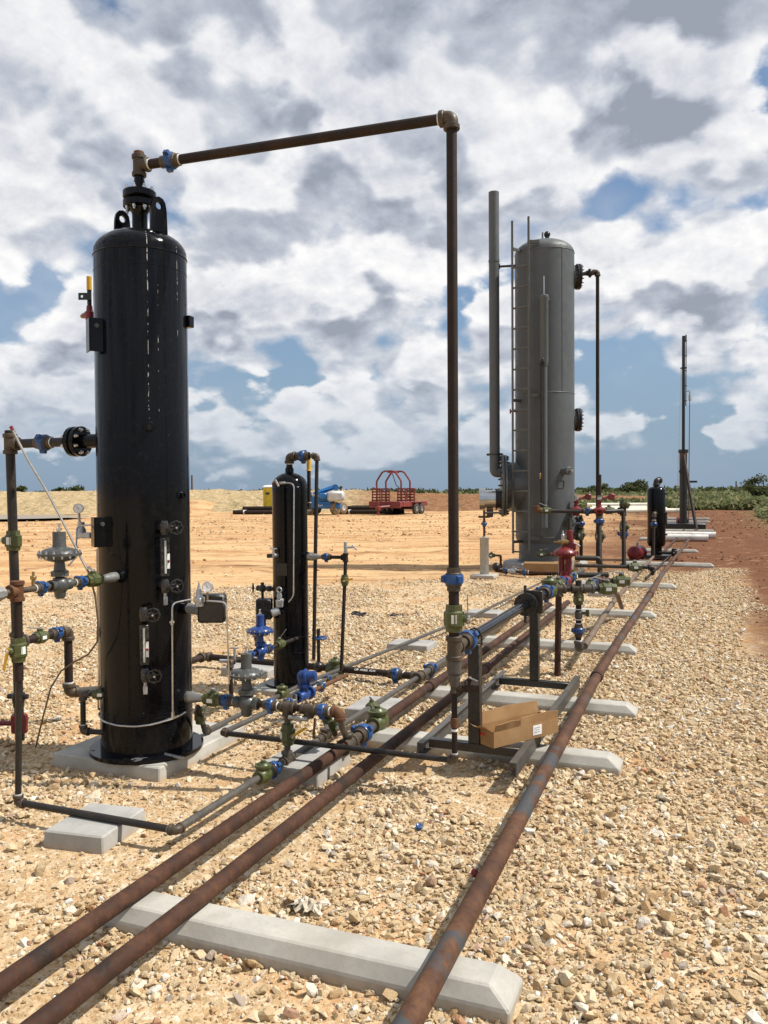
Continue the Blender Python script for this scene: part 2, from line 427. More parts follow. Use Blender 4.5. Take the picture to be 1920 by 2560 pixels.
M['chrome'] = paint('bright_sheet_metal', (0.50, 0.50, 0.49), 0.20, dirt_amt=0.06, metallic=1.0, scale=5, bump=0.06, var=0.05)
M['brass'] = paint('brass', (0.34, 0.23, 0.09), 0.4, dirt_amt=0.3, metallic=0.7, scale=20)
M['dial'] = paint('dial_face', (0.80, 0.80, 0.78), 0.3, dirt_amt=0.05, scale=20, bump=0)
M['ink'] = paint('ink', (0.03, 0.03, 0.03), 0.6, dirt_amt=0, scale=20, bump=0)
M['sticker'] = paint('white_sticker', (0.78, 0.77, 0.74), 0.5, dirt_amt=0.1, scale=25, bump=0)
M['redink'] = paint('red_print', (0.5, 0.02, 0.02), 0.5, dirt_amt=0.05, scale=20, bump=0)
M['dirtywood'] = paint('grey_timber', (0.20, 0.15, 0.10), 0.85, dirt_amt=0.4, scale=4)
# glossy black vessel paint with drips, dust and rubbed marks
def black_vessel_mat(name, drips):
    m, N, b = mat_base(name); c = obj_coord(N)
    n = N.noise(c, 5.0, 5, 0.6); dust = N.noise(c, 26.0, 4, 0.65)
    sepn = N.node('ShaderNodeSeparateXYZ'); N.l.new(c, sepn.inputs[0])
    base = N.mix(N.math('MULTIPLY', N.rng(dust, 0.5, 0.8), 0.22), (0.0045, 0.0047, 0.0062), (0.035, 0.029, 0.022))
    if drips:
        ang = N.math('ARCTAN2', sepn.outputs[1], sepn.outputs[0])
        wob = N.math('MULTIPLY_ADD', N.noise(c, 2.6, 3, 0.5), 0.05, ang)
        tot = None
        for (a0, w, z0, z1, dens) in drips:
            line = N.rng(N.math('ABSOLUTE', N.math('SUBTRACT', wob, a0 + 0.025)), w * 0.35, w, 1.0, 0.0)
            zr = N.math('MULTIPLY', N.rng(sepn.outputs[2], z0, z0 + 0.02), N.rng(sepn.outputs[2], z1 - 0.02, z1, 1.0, 0.0))
            cc = N.vmath('MULTIPLY', c, (30, 30, 9)); dash = N.rng(N.noise(cc, 1.9, 3, 0.7), dens, dens + 0.05)
            q_ = N.math('MULTIPLY', N.math('MULTIPLY', line, zr), dash)
            tot = q_ if tot is None else N.math('MAXIMUM', tot, q_)
        speck = N.rng(N.noise(c, 60.0, 2, 0.5), 0.76, 0.79)
        low = N.math('MULTIPLY', N.rng(sepn.outputs[2], 0.0, 0.7, 0.8, 0.15), speck)
        tot = N.math('MAXIMUM', tot, low)
        base = N.mix(N.math('MULTIPLY', tot, 0.8), base, (0.60, 0.60, 0.58))
    N.l.new(base, b.inputs['Base Color'])
    N.put(b.inputs['Roughness'], N.rng(dust, 0.35, 0.75, 0.10, 0.24))
    b.inputs['Specular IOR Level'].default_value = 0.19
    bumped(N, b, N.noise(c, 3.2, 3, 0.5), 0.14, 0.012)
    return m
M['black'] = black_vessel_mat('gloss_black_paint', None)
# concrete
def concrete(name, col):
    m, N, b = mat_base(name); c = obj_coord(N)
    n1 = N.noise(c, 4.0, 6, 0.6); n2 = N.noise(c, 45.0, 4, 0.6); pit = N.voro(c, 38.0)
    base = N.mix(N.rng(n1, 0.3, 0.7), tuple(x * 0.80 for x in col), tuple(min(1, x * 1.12) for x in col))
    base = N.mix(N.math('MULTIPLY', N.rng(n2, 0.5, 0.75), 0.35), base, (col[0] * 0.72, col[1] * 0.66, col[2] * 0.58))
    sepn = N.node('ShaderNodeSeparateXYZ'); N.l.new(c, sepn.inputs[0])
    mud = N.math('MULTIPLY', N.rng(N.math('MULTIPLY_ADD', n1, 0.05, sepn.outputs[2]), 0.02, 0.065, 1.0, 0.0), 0.45)
    base = N.mix(N.math('MULTIPLY', N.rng(N.noise(c, 1.7, 5, 0.65), 0.52, 0.66), 0.35), base, (col[0] * 0.62, col[1] * 0.57, col[2] * 0.49))
    base = N.mix(mud, base, (0.40, 0.26, 0.13))
    base = N.mix(N.rng(pit, 0.03, 0.07, 0.6, 0.0), base, tuple(x * 0.4 for x in col))
    N.l.new(base, b.inputs['Base Color']); b.inputs['Roughness'].default_value = 0.85
    h = N.math('ADD', N.math('MULTIPLY', n2, 0.6), N.rng(pit, 0.0, 0.1, 0.0, 0.5))
    bumped(N, b, h, 0.35, 0.004)
    return m
M['concrete'] = concrete('pale_concrete', (0.43, 0.41, 0.36))
M['concrete2'] = concrete('grey_concrete', (0.36, 0.35, 0.325))
# cardboard
def cardboard():
    m, N, b = mat_base('cardboard'); c = obj_coord(N)
    n1 = N.noise(c, 6.0, 5, 0.6); st = N.noise(N.vmath('MULTIPLY', c, (3, 3, 160)), 3.0, 2, 0.5)
    base = N.mix(N.rng(n1, 0.3, 0.7), (0.27, 0.145, 0.056), (0.36, 0.21, 0.09))
    base = N.mix(N.math('MULTIPLY', N.rng(st, 0.4, 0.7), 0.15), base, (0.24, 0.13, 0.05))
    base = N.mix(N.math('MULTIPLY', N.rng(N.noise(c, 14, 5, 0.7), 0.6, 0.75), 0.4), base, (0.20, 0.11, 0.05))
    N.l.new(base, b.inputs['Base Color']); b.inputs['Roughness'].default_value = 0.9
    bumped(N, b, N.math('MULTIPLY_ADD', n1, 2.0, st), 0.25, 0.003)
    return m
M['card'] = cardboard()
def glass_mat():
    m, N, b = mat_base('gauge_glass')
    b.inputs['Base Color'].default_value = (0.55, 0.60, 0.58, 1); b.inputs['Roughness'].default_value = 0.05; b.inputs['Metallic'].default_value = 0.2
    return m
M['glass'] = glass_mat()
# ---------------------------------------------------------------- ground
rng = np.random.default_rng(11)
_gt = rng.random((64, 64))
def vnoise(x, y, s, seed=0):
    """smooth value noise, numpy"""
    x = np.asarray(x) * s + seed * 17.3; y = np.asarray(y) * s + seed * 9.1
    xi = np.floor(x).astype(int); yi = np.floor(y).astype(int); fx = x - xi; fy = y - yi
    fx = fx * fx * (3 - 2 * fx); fy = fy * fy * (3 - 2 * fy)
    a = _gt[xi % 64, yi % 64]; b = _gt[(xi + 1) % 64, yi % 64]; c = _gt[xi % 64, (yi + 1) % 64]; d = _gt[(xi + 1) % 64, (yi + 1) % 64]
    return (a * (1 - fx) + b * fx) * (1 - fy) + (c * (1 - fx) + d * fx) * fy
def in_gravel(x, y, soft=0.5):
    n = (vnoise(x, y, 1.1, 2) - .5) * 1.6 + (vnoise(x, y, 3.3, 5) - .5) * .7
    a = 18.2 + .74 * x - y + n; b = .33 + np.maximum(0, 9.0 - y) * .46 - x + n * .35
    return np.clip(np.minimum(a, b * 1.6) / soft + .5, 0, 1)
def ground_h(x, y):
    x = np.asarray(x, float); y = np.asarray(y, float)
    pad = in_gravel(x, y)
    r = np.hypot(x, y)
    h = (vnoise(x, y, 1.7, 1) - .5) * .016 * pad
    dirt = (vnoise(x, y, .55, 3) - .5) * .07 + (vnoise(x, y, 1.9, 4) - .5) * .045 + (vnoise(x, y, 5.0, 6) - .5) * .018
    lt = .928 * x + .372 * y; dq = -.372 * x + .928 * y
    dirt = dirt * (1 - .85 * np.clip((-14 - lt) / 4, 0, 1) * np.clip((dq - 38) / 6, 0, 1))
    h += dirt * (1 - pad) * np.clip((r - 8) / 6, 0, 1) * np.clip((140 - r) / 60, 0, 1)
    # dug-out hollow behind the left pipes
    h -= .10 * np.exp(-(((x + 4.25) / .30) ** 2 + ((y - 5.05) / .24) ** 2))
    # rise of red soil along the right-hand edge of the pad
    h += .16 * np.clip((x - .75) / 1.6, 0, 1) * np.clip((y - 8.5) / 4, 0, 1) * np.clip((40 - y) / 15, 0, 1)
    lt = .928 * x + .372 * y; dq = -.372 * x + .928 * y
    h -= .16 * np.clip((-19.5 - lt) / 2, 0, 1) * np.clip((dq - 49) / 2, 0, 1) * np.clip((68 - dq) / 2, 0, 1)
    # a heap of orange earth in front of the bank
    h += 1.05 * np.exp(-(((x + 41.5) / 3.2) ** 2 + ((y - 60) / 2.6) ** 2))
    return h
xs = np.concatenate([[-4000, -1500, -700, -400, -250], np.arange(-160, -60, 4.0), np.arange(-60, -16, 1.0), np.arange(-16, 6, .16), np.arange(6, 40, 1.2), [44, 52, 64, 90, 150, 300, 700, 1500, 4000]])
ys = np.concatenate([[-300, -60, -15, -5], np.arange(-2, 22, .16), np.arange(22, 70, .7), np.arange(70, 130, 4.0), [135, 160, 220, 320, 500, 900, 1800, 4500]])
gx, gy = np.meshgrid(xs, ys, indexing='ij'); gz = ground_h(gx, gy)
nx, ny = len(xs), len(ys)
verts = np.stack([gx, gy, gz], -1).reshape(-1, 3)
ii, jj = np.meshgrid(np.arange(nx - 1), np.arange(ny - 1), indexing='ij'); k0 = (ii * ny + jj).ravel()
faces = np.stack([k0, k0 + ny, k0 + ny + 1, k0 + 1], -1)
def np_mesh(name, v, f, smooth=True):
    me = bpy.data.meshes.new(name); me.vertices.add(len(v)); me.vertices.foreach_set('co', np.asarray(v, np.float32).ravel())
    n = f.shape[1]; me.loops.add(f.size); me.polygons.add(len(f))
    me.loops.foreach_set('vertex_index', np.asarray(f, np.int32).ravel())
    me.polygons.foreach_set('loop_start', np.arange(0, f.size, n, dtype=np.int32)); me.polygons.foreach_set('loop_total', np.full(len(f), n, np.int32))
    me.update(calc_edges=True); me.validate()
    if smooth: me.shade_smooth()
    return me
def ground_mat():
    m, N, b = mat_base('ground_soil_and_gravel'); g = N.node('ShaderNodeNewGeometry'); P_ = g.outputs['Position']
    s_ = N.node('ShaderNodeSeparateXYZ'); N.l.new(P_, s_.inputs[0]); X, Y = s_.outputs[0], s_.outputs[1]
    n1 = N.noise(P_, 1.0, 3, 0.6); nf = N.noise(P_, 14.0, 4, 0.65); n3 = N.noise(P_, 0.16, 2, 0.55)
    # pad edge
    nn = N.math('MULTIPLY_ADD', N.math('SUBTRACT', n1, 0.5), 3.0, N.math('MULTIPLY', N.math('SUBTRACT', nf, 0.5), 1.6))
    ea = N.math('ADD', N.math('SUBTRACT', N.math('MULTIPLY_ADD', X, 0.74, 18.2), Y), nn)
    eb = N.math('MULTIPLY_ADD', X, -1.6, N.math('MULTIPLY_ADD', nn, 0.5, N.math('MULTIPLY_ADD', N.math('MAXIMUM', N.math('SUBTRACT', 9.0, Y), 0.0), 0.73, 0.53)))
    padm = N.rng(N.math('MINIMUM', ea, eb), -0.7, 0.8)
    # crushed stone too small to pick out
    cell = N.voro(P_, 30.0, out='Color'); cd = N.voro(P_, 30.0); cell2 = N.voro(P_, 75.0, out='Color')
    sc1 = N.node('ShaderNodeSeparateColor'); N.l.new(cell, sc1.inputs[0])
    sc2 = N.node('ShaderNodeSeparateColor'); N.l.new(cell2, sc2.inputs[0])
    stone = N.ramp(sc1.outputs[0], [(0, (0.38, 0.26, 0.14)), (0.4, (0.50, 0.37, 0.22)), (0.75, (0.59, 0.46, 0.30)), (1, (0.65, 0.57, 0.44))])
    fines = N.ramp(sc2.outputs[0], [(0, (0.38, 0.235, 0.115)), (0.5, (0.48, 0.325, 0.175)), (1, (0.56, 0.42, 0.26))])
    sandm = N.math('MULTIPLY', N.rng(N.noise(P_, 1.3, 3, 0.6), 0.52, 0.64), 0.8)
    sand = N.mix(nf, (0.44, 0.24, 0.105), (0.54, 0.335, 0.165))
    gravel = N.mix(N.rng(N.noise(P_, 9.0, 3, 0.6), 0.4, 0.6), stone, fines)
    gravel = N.mix(sandm, gravel, sand)
    # worked soil: pale tan on the lot, red to the right and round the tanks
    cb = N.node('ShaderNodeCombineXYZ'); N.l.new(N.vmath('DOT_PRODUCT', P_, (.928, .372, 0), out=1), cb.inputs[0]); N.l.new(N.vmath('DOT_PRODUCT', P_, (-.372, .928, 0), out=1), cb.inputs[1])
    str_ = N.noise(N.vmath('MULTIPLY', cb.outputs[0], (0.22, 1.0, 1.0)), 0.7, 4, 0.66)
    str2 = N.noise(N.vmath('MULTIPLY', cb.outputs[0], (0.13, 1.0, 1.0)), 1.6, 4, 0.65)
    redx = N.rng(N.math('ADD', N.math('MULTIPLY_ADD', Y, 0.06, X), N.math('MULTIPLY', N.math('SUBTRACT', n3, 0.5), 9.0)), -5.0, 0.2)
    clod = N.noise(P_, 3.4, 4, 0.72)
    tan_ = N.mix(N.rng(str_, 0.40, 0.64), (0.57, 0.385, 0.20), (0.46, 0.26, 0.12))
    tan_ = N.mix(N.math('MULTIPLY', N.math('MULTIPLY', N.rng(str2, 0.48, 0.62), N.rng(n1, 0.42, 0.60)), 0.85), tan_, (0.30, 0.15, 0.07))
    tan_ = N.mix(N.math('MULTIPLY', N.rng(clod, 0.55, 0.66), 0.55), tan_, (0.34, 0.19, 0.09))
    tan_ = N.mix(N.math('MULTIPLY', N.rng(N.noise(P_, 5.0, 3, 0.7), 0.58, 0.68), 0.5), tan_, (0.64, 0.51, 0.33))
    rut = N.math('ABSOLUTE', N.math('SINE', N.math('MULTIPLY_ADD', n3, 9.0, N.math('MULTIPLY', N.vmath('DOT_PRODUCT', P_, (-.30, .95, 0), out=1), 0.62))))
    tan_ = N.mix(N.math('MULTIPLY', N.math('MULTIPLY', N.rng(rut, 0.0, 0.16, 1.0, 0.0), N.rng(n1, 0.40, 0.55)), 0.8), tan_, (0.27, 0.135, 0.065))
    redc = N.mix(nf, (0.105, 0.044, 0.023), (0.20, 0.092, 0.046))
    redc = N.mix(N.rng(N.noise(P_, 2.2, 3, 0.65), 0.56, 0.66), redc, (0.27, 0.15, 0.08))
    soil = N.mix(redx, tan_, redc)
    # beyond the lot: scrubland
    far = N.rng(N.math('MULTIPLY_ADD', X, 1.0, N.math('MULTIPLY', n3, 4.0)), 3.2, 6.0)
    scrub = N.mix(n1, (0.11, 0.105, 0.045), (0.22, 0.18, 0.085))
    soil = N.mix(far, soil, scrub)
    far2 = N.rng(N.math('MULTIPLY_ADD', n1, 12.0, Y), 92.0, 110.0)
    soil = N.mix(far2, soil, (0.13, 0.125, 0.06))
    col = N.mix(padm, soil, gravel)
    N.l.new(col, b.inputs['Base Color']); b.inputs['Roughness'].default_value = 0.95; b.inputs['Specular IOR Level'].default_value = 0.1
    hs = N.math('MULTIPLY_ADD', N.noise(P_, 4.0, 3, 0.7), 2.0, N.noise(P_, 22.0, 3, 0.7))
    bumped(N, b, hs, 0.8, 0.022)
    return m
gme = np_mesh('ground', verts, faces); gme.materials.append(ground_mat())
ground = bpy.data.objects.new('ground', gme); COL.objects.link(ground); ground['kind'] = 'structure'

# ---------------------------------------------------------------- loose limestone gravel
def rock_mat():
    m, N, b = mat_base('limestone_gravel'); oi = N.node('ShaderNodeObjectInfo'); c = obj_coord(N)
    r = oi.outputs['Random']
    col = N.ramp(r, [(0.0, (0.40, 0.255, 0.13)), (0.10, (0.48, 0.34, 0.19)), (0.35, (0.575, 0.44, 0.265)), (0.62, (0.645, 0.51, 0.325)), (0.84, (0.70, 0.60, 0.44)), (0.93, (0.74, 0.70, 0.62)), (0.955, (0.44, 0.22, 0.11)), (1.0, (0.36, 0.31, 0.26))])
    n = N.noise(c, 3.0, 5, 0.65)
    col = N.mix(N.math('MULTIPLY', N.rng(n, 0.45, 0.7), 0.30), col, (0.45, 0.27, 0.12))
    N.l.new(col, b.inputs['Base Color']); b.inputs['Roughness'].default_value = 0.92; b.inputs['Specular IOR Level'].default_value = 0.15
    bumped(N, b, N.noise(c, 5.0, 5, 0.7), 0.4, 0.12)
    return m
RM = rock_mat()
def stone_set(mat, seed):
    rr = random.Random(seed); out = []
    for i in range(10):
        bm = bmesh.new()
        sx, sy, sz = rr.uniform(.8, 1.25), rr.uniform(.6, .95), rr.uniform(.40, .68)
        for k in range(15):
            d = Vector((rr.gauss(0, 1), rr.gauss(0, 1), rr.gauss(0, 1))).normalized() * rr.uniform(.82, 1.0)
            bm.verts.new((d.x * .5 * sx, d.y * .5 * sy, d.z * .5 * sz))
        res = bmesh.ops.convex_hull(bm, input=bm.verts)
        bmesh.ops.delete(bm, geom=[g for g in res['geom_interior'] if isinstance(g, bmesh.types.BMVert)], context='VERTS')
        me = bpy.data.meshes.new('stone'); bm.to_mesh(me); bm.free(); me.materials.append(mat)
        out.append(bpy.data.objects.new('stone', me))
    return out
def scatter(n_try, x0, x1, y0, y1, dens):
    x = rng.uniform(x0, x1, n_try); y = rng.uniform(y0, y1, n_try)
    # keep what the photograph's view and a step to either side of it can see
    keep = (x < np.maximum(.9, 2.2 - np.maximum(y - 3, 0) * .25)) & (y > 1.15) & (x > -1.16 * y - 1.0)
    p = dens(x, y) * keep
    k = rng.random(n_try) < p
    return x[k], y[k]
AREA = 15.3 * 17.5
def dens_main(x, y):
    patch = vnoise(x, y, 1.25, 8) * .7 + vnoise(x, y, 3.1, 9) * .3
    d = np.clip((.64 - patch) / .17, .14, 1.0)
    d = np.where(x > -.9, np.maximum(d, .9), d)           # thickest to the right of the pipes
    return d * in_gravel(x, y, .8)
px1, py1 = scatter(int(AREA * 2300), -13, 2.3, 1, 18.5, lambda x, y: dens_main(x, y) * np.where(y - .35 * x > 13, .62, 1.0))
px2, py2 = scatter(int(10.8 * 7.5 * 3200), -8.5, 2.3, 1, 8.5, lambda x, y: np.maximum(dens_main(x, y), .45))
# no loose stones on top of the concrete
PADS = [(-3.34, 4.335, .40, .47), (-3.29, 6.08, .27, .28), (-2.77, 3.15, .17, .19), (-2.25, 4.33, .20, .23), (-2.31, 5.62, .19, .21), (-1.387, 2.575, .78, .09), (-1.309, 4.985, .78, .09), (-1.327, 6.23, .78, .09)]
def off_pads(x, y):
    k = np.ones(len(x), bool)
    for (cx, cy, hx, hy) in PADS: k &= ~((np.abs(x - cx) < hx) & (np.abs(y - cy) < hy))
    return k
k = off_pads(px1, py1); px1, py1 = px1[k], py1[k]; k = off_pads(px2, py2); px2, py2 = px2[k], py2[k]
s1 = np.clip(rng.lognormal(math.log(.0265), .43, len(px1)), .016, .085); s2 = rng.uniform(.007, .017, len(px2))
def strew(name, label, X_, Y_, S_, mat, seed):
    """one object: stones or clods set on the ground by geometry nodes"""
    n = len(X_); Z_ = ground_h(X_, Y_) + S_ * rng.uniform(-.02, .28, n)
    me = bpy.data.meshes.new(name); me.vertices.add(n); me.vertices.foreach_set('co', np.stack([X_, Y_, Z_], -1).astype(np.float32).ravel())
    a = me.attributes.new('size', 'FLOAT', 'POINT'); a.data.foreach_set('value', S_.astype(np.float32))
    rot = np.stack([rng.normal(0, .45, n), rng.normal(0, .45, n), rng.uniform(0, 6.283, n)], -1).astype(np.float32)
    a = me.attributes.new('turn', 'FLOAT_VECTOR', 'POINT'); a.data.foreach_set('vector', rot.ravel())
    a = me.attributes.new('pick', 'INT', 'POINT'); a.data.foreach_set('value', rng.integers(0, 10, n).astype(np.int32))
    me.materials.append(mat)
    ob = bpy.data.objects.new(name, me); COL.objects.link(ob); tag(ob, label, name, kind='stuff')
    ng = bpy.data.node_groups.new(name + '_scatter', 'GeometryNodeTree')
    ng.interface.new_socket('Geometry', in_out='INPUT', socket_type='NodeSocketGeometry'); ng.interface.new_socket('Geometry', in_out='OUTPUT', socket_type='NodeSocketGeometry')
    gi = ng.nodes.new('NodeGroupInput'); go = ng.nodes.new('NodeGroupOutput')
    m2p = ng.nodes.new('GeometryNodeMeshToPoints'); iop = ng.nodes.new('GeometryNodeInstanceOnPoints'); gti = ng.nodes.new('GeometryNodeGeometryToInstance')
    for o in reversed(stone_set(mat, seed)):
        oi = ng.nodes.new('GeometryNodeObjectInfo'); oi.inputs['Object'].default_value = o
        ng.links.new(oi.outputs['Geometry'], gti.inputs[0])
    def named(t, nm):
        q_ = ng.nodes.new('GeometryNodeInputNamedAttribute'); q_.data_type = t; q_.inputs[0].default_value = nm; return q_.outputs[0]
    ng.links.new(gi.outputs[0], m2p.inputs[0]); ng.links.new(m2p.outputs[0], iop.inputs['Points']); ng.links.new(gti.outputs[0], iop.inputs['Instance'])
    iop.inputs['Pick Instance'].default_value = True
    ng.links.new(named('INT', 'pick'), iop.inputs['Instance Index'])
    e2r = ng.nodes.new('FunctionNodeEulerToRotation'); ng.links.new(named('FLOAT_VECTOR', 'turn'), e2r.inputs[0]); ng.links.new(e2r.outputs[0], iop.inputs['Rotation'])
    ng.links.new(named('FLOAT', 'size'), iop.inputs['Scale']); ng.links.new(iop.outputs[0], go.inputs[0])
    ob.modifiers.new('scatter', 'NODES').node_group = ng
strew('gravel', 'pale tan crushed limestone gravel covering the pad', np.concatenate([px1, px2]), np.concatenate([py1, py2]), np.concatenate([s1, s2]), RM, 5)
# clods of worked soil on the lot, in the bands the machines left
def clod_mat():
    m, N, b = mat_base('soil_clods'); oi = N.node('ShaderNodeObjectInfo'); g = N.node('ShaderNodeNewGeometry')
    s_ = N.node('ShaderNodeSeparateXYZ'); N.l.new(g.outputs['Position'], s_.inputs[0])
    red = N.rng(N.math('MULTIPLY_ADD', s_.outputs[1], 0.06, s_.outputs[0]), -5.5, 0.0)
    ca = N.ramp(oi.outputs['Random'], [(0, (.37, .21, .105)), (.4, (.46, .29, .15)), (.75, (.55, .39, .22)), (1, (.64, .52, .35))])
    cb_ = N.ramp(oi.outputs['Random'], [(0, (.11, .045, .024)), (.5, (.21, .095, .048)), (.85, (.30, .16, .085)), (1, (.48, .36, .22))])
    N.l.new(N.mix(red, ca, cb_), b.inputs['Base Color']); b.inputs['Roughness'].default_value = .95; b.inputs['Specular IOR Level'].default_value = .1
    return m
def clod_dens(x, y):
    lt = .928 * x + .372 * y; dq = -.372 * x + .928 * y
    band = vnoise(lt * .12, dq, .55, 12) * .6 + vnoise(lt * .35, dq, 1.6, 13) * .4
    return (1 - in_gravel(x, y)) * np.clip((band - .40) * 5.0, .04, 1)
n_try = 60000
cx = rng.uniform(-48, 9, n_try); cy = rng.uniform(9, 62, n_try)
keep = (cx > -1.16 * cy - 1.0) & (cx < .12 * cy + 1.5) & (rng.random(n_try) < clod_dens(cx, cy) * np.clip(26 / np.hypot(cx, cy), .35, 1))
cx, cy = cx[keep], cy[keep]
cs_ = np.clip(rng.lognormal(math.log(.040), .55, len(cx)), .015, .16) * np.clip(np.hypot(cx, cy) / 26, .8, 1.5)
strew('soil_clods', 'scattered earth clods across the worked soil lot', cx, cy, cs_, clod_mat(), 9)
print('stones', len(px1) + len(px2), 'clods', len(cx))
# ---------------------------------------------------------------- pipe fittings (each a part of the run T, with its own sub-parts)
def V_(p): return Vector(p)
UP = Vector((0, 0, 1))
def pipe(T, pts, r, mat='darkpipe', bend=0.0, name='pipe', n=16):
    return part(T, name, MB().tube(pts, r, n, bend), M[mat])
def elbow(T, p, d1, d2, r, mat='fitting', tape=(1, 0)):
    p = V_(p); d1 = V_(d1).normalized(); d2 = V_(d2).normalized(); L = 2.1 * r
    mb = MB().tube([p + d1 * L, p, p + d2 * L], 1.26 * r, 16, 1.8 * r, 6)
    for d in (d1, d2): mb.cyl(p + d * (L - .8 * r), p + d * (L + .15 * r), 1.5 * r, n=16, bev=.12 * r)
    e = part(T, 'elbow', mb, M[mat])
    for t_, d in zip(tape, (d1, d2)):
        if t_: part(e, 'thread_tape', MB().cyl(p + d * (L + .1 * r), p + d * (L + .42 * r), 1.1 * r, n=14), M['tape'])
    return e
def tee(T, p, d, b, r, mat='fitting', rb=None, tape=0):
    p = V_(p); d = V_(d).normalized(); b = V_(b).normalized(); L = 2.1 * r; rb = rb or r
    mb = MB().cyl(p - d * L, p + d * L, 1.26 * r); mb.cyl(p, p + b * (1.5 * r + .8 * rb), 1.26 * rb)
    for s in (-1, 1): mb.cyl(p + d * (s * (L - .75 * r)), p + d * (s * (L + .12 * r)), 1.5 * r, bev=.1 * r)
    mb.cyl(p + b * (1.2 * r + .4 * rb), p + b * (1.5 * r + .85 * rb), 1.5 * rb, bev=.1 * rb)
    e = part(T, 'tee', mb, M[mat])
    if tape: part(e, 'thread_tape', MB().cyl(p + b * (1.5 * r + .8 * rb), p + b * (1.5 * r + 1.2 * rb), 1.1 * rb, n=14), M['tape'])
    return e
def union(T, p, d, r, mat='blue', tape=1, ph=0.4):
    p = V_(p); d = V_(d).normalized(); a, u, v = frame(d)
    hub = MB().lathe(p - d * 2.1 * r, d, [(0, r), (0, 1.27 * r), (.9 * r, 1.3 * r), (1.1 * r, 1.5 * r), (3.4 * r, 1.5 * r), (3.5 * r, 1.27 * r), (4.3 * r, 1.27 * r), (4.3 * r, r)], 16)
    U = part(T, 'union', hub, M['fitting'])
    nut = MB().lathe(p, d, [(-.85 * r, 1.3 * r), (-.85 * r, 1.68 * r), (-.6 * r, 1.8 * r), (.65 * r, 1.8 * r), (.95 * r, 1.55 * r), (.95 * r, 1.3 * r)], 20)
    for i in range(3):
        t = ph + 2 * math.pi * i / 3; e = u * math.cos(t) + v * math.sin(t); w = a.cross(e)
        ol = [(-.75 * r, 1.6 * r), (.75 * r, 1.6 * r), (.55 * r, 2.35 * r), (-.55 * r, 2.35 * r)]
        nut.prism(ol, p, a, e, .85 * r)
    part(U, 'hammer_nut', nut, M[mat])
    if tape: part(U, 'thread_tape', MB().cyl(p + d * 2.1 * r, p + d * 2.45 * r, 1.12 * r, n=14), M['tape'])
    return U
def coupling(T, p, d, r, L=None, mat='fitting'):
    p = V_(p); d = V_(d).normalized(); L = L or 3 * r
    return part(T, 'coupling', MB().cyl(p - d * L / 2, p + d * L / 2, 1.28 * r, bev=.15 * r), M[mat])
def reducer(T, p0, p1, r0, r1, mat='galv'):
    p0 = V_(p0); p1 = V_(p1); L = (p1 - p0).length
    return part(T, 'reducer', MB().lathe(p0, p1 - p0, [(0, 0), (0, r0 * .9), (.04 * L, r0), (.35 * L, r0), (.85 * L, r1), (L, r1), (L, 0)], 18), M[mat])
def ballvalve(T, p, d, up, r, mat='green', lever='galv', lev=None, k=1.0, sticker=True):
    p = V_(p); d = V_(d).normalized(); up = V_(up).normalized(); side = d.cross(up)
    prof = [(-2.6, .9), (-2.6, 1.5), (-1.7, 1.55), (-1.35, 1.9), (1.2, 1.9), (1.5, 1.55), (2.6, 1.5), (2.6, .9)]
    mb = MB().lathe(p, d, [(a_ * r * k, b_ * r) for a_, b_ in prof], 8, .39)
    mb.cyl(p, p + up * 2.35 * r, .85 * r, n=10)
    B = part(T, 'ball_valve', mb, M[mat])
    part(B, 'stem_nut', MB().hexa(p + up * 2.3 * r, p + up * 2.9 * r, .5 * r), M['zinc'])
    if lever:
        lv = V_(lev).normalized() if lev is not None else d
        q = p + up * 2.5 * r
        ol = [(-.7 * r, -.45 * r), (4.4 * r, -.35 * r), (4.4 * r, .35 * r), (-.7 * r, .45 * r)]
        part(B, 'lever', MB().prism(ol, q, lv, up.cross(lv), .22 * r), M[lever])
    if sticker:
        part(B, 'label_plate', MB().prism([(-.8 * r, -.5 * r), (.8 * r, -.5 * r), (.8 * r, .5 * r), (-.8 * r, .5 * r)], p + side * (1.78 * r * (-1 if side.y > 0 else 1)), d, up, .12 * r), M['sticker'])
    return B
def checkvalve(T, p, d, up, r, mat='green'):
    p = V_(p); d = V_(d).normalized(); up = V_(up).normalized()
    mb = MB().lathe(p, d, [(-2.5 * r, .9 * r), (-2.5 * r, 1.5 * r), (-1.7 * r, 1.5 * r), (-1.3 * r, 1.75 * r), (0, 2.0 * r), (1.3 * r, 1.75 * r), (1.7 * r, 1.5 * r), (2.5 * r, 1.5 * r), (2.5 * r, .9 * r)], 14)
    mb.lathe(p, up, [(0, 1.75 * r), (1.9 * r, 1.75 * r)], 14)
    B = part(T, 'check_valve', mb, M[mat])
    part(B, 'cover', MB().lathe(p + up * 1.9 * r, up, [(0, 1.3 * r), (0, 2.0 * r), (.5 * r, 2.0 * r), (.55 * r, 1.5 * r), (.95 * r, 1.1 * r), (1.0 * r, 0)], 14), M[mat])
    part(B, 'cap_nut', MB().hexa(p + up * 2.8 * r, p + up * 3.35 * r, .6 * r), M[mat])
    return B
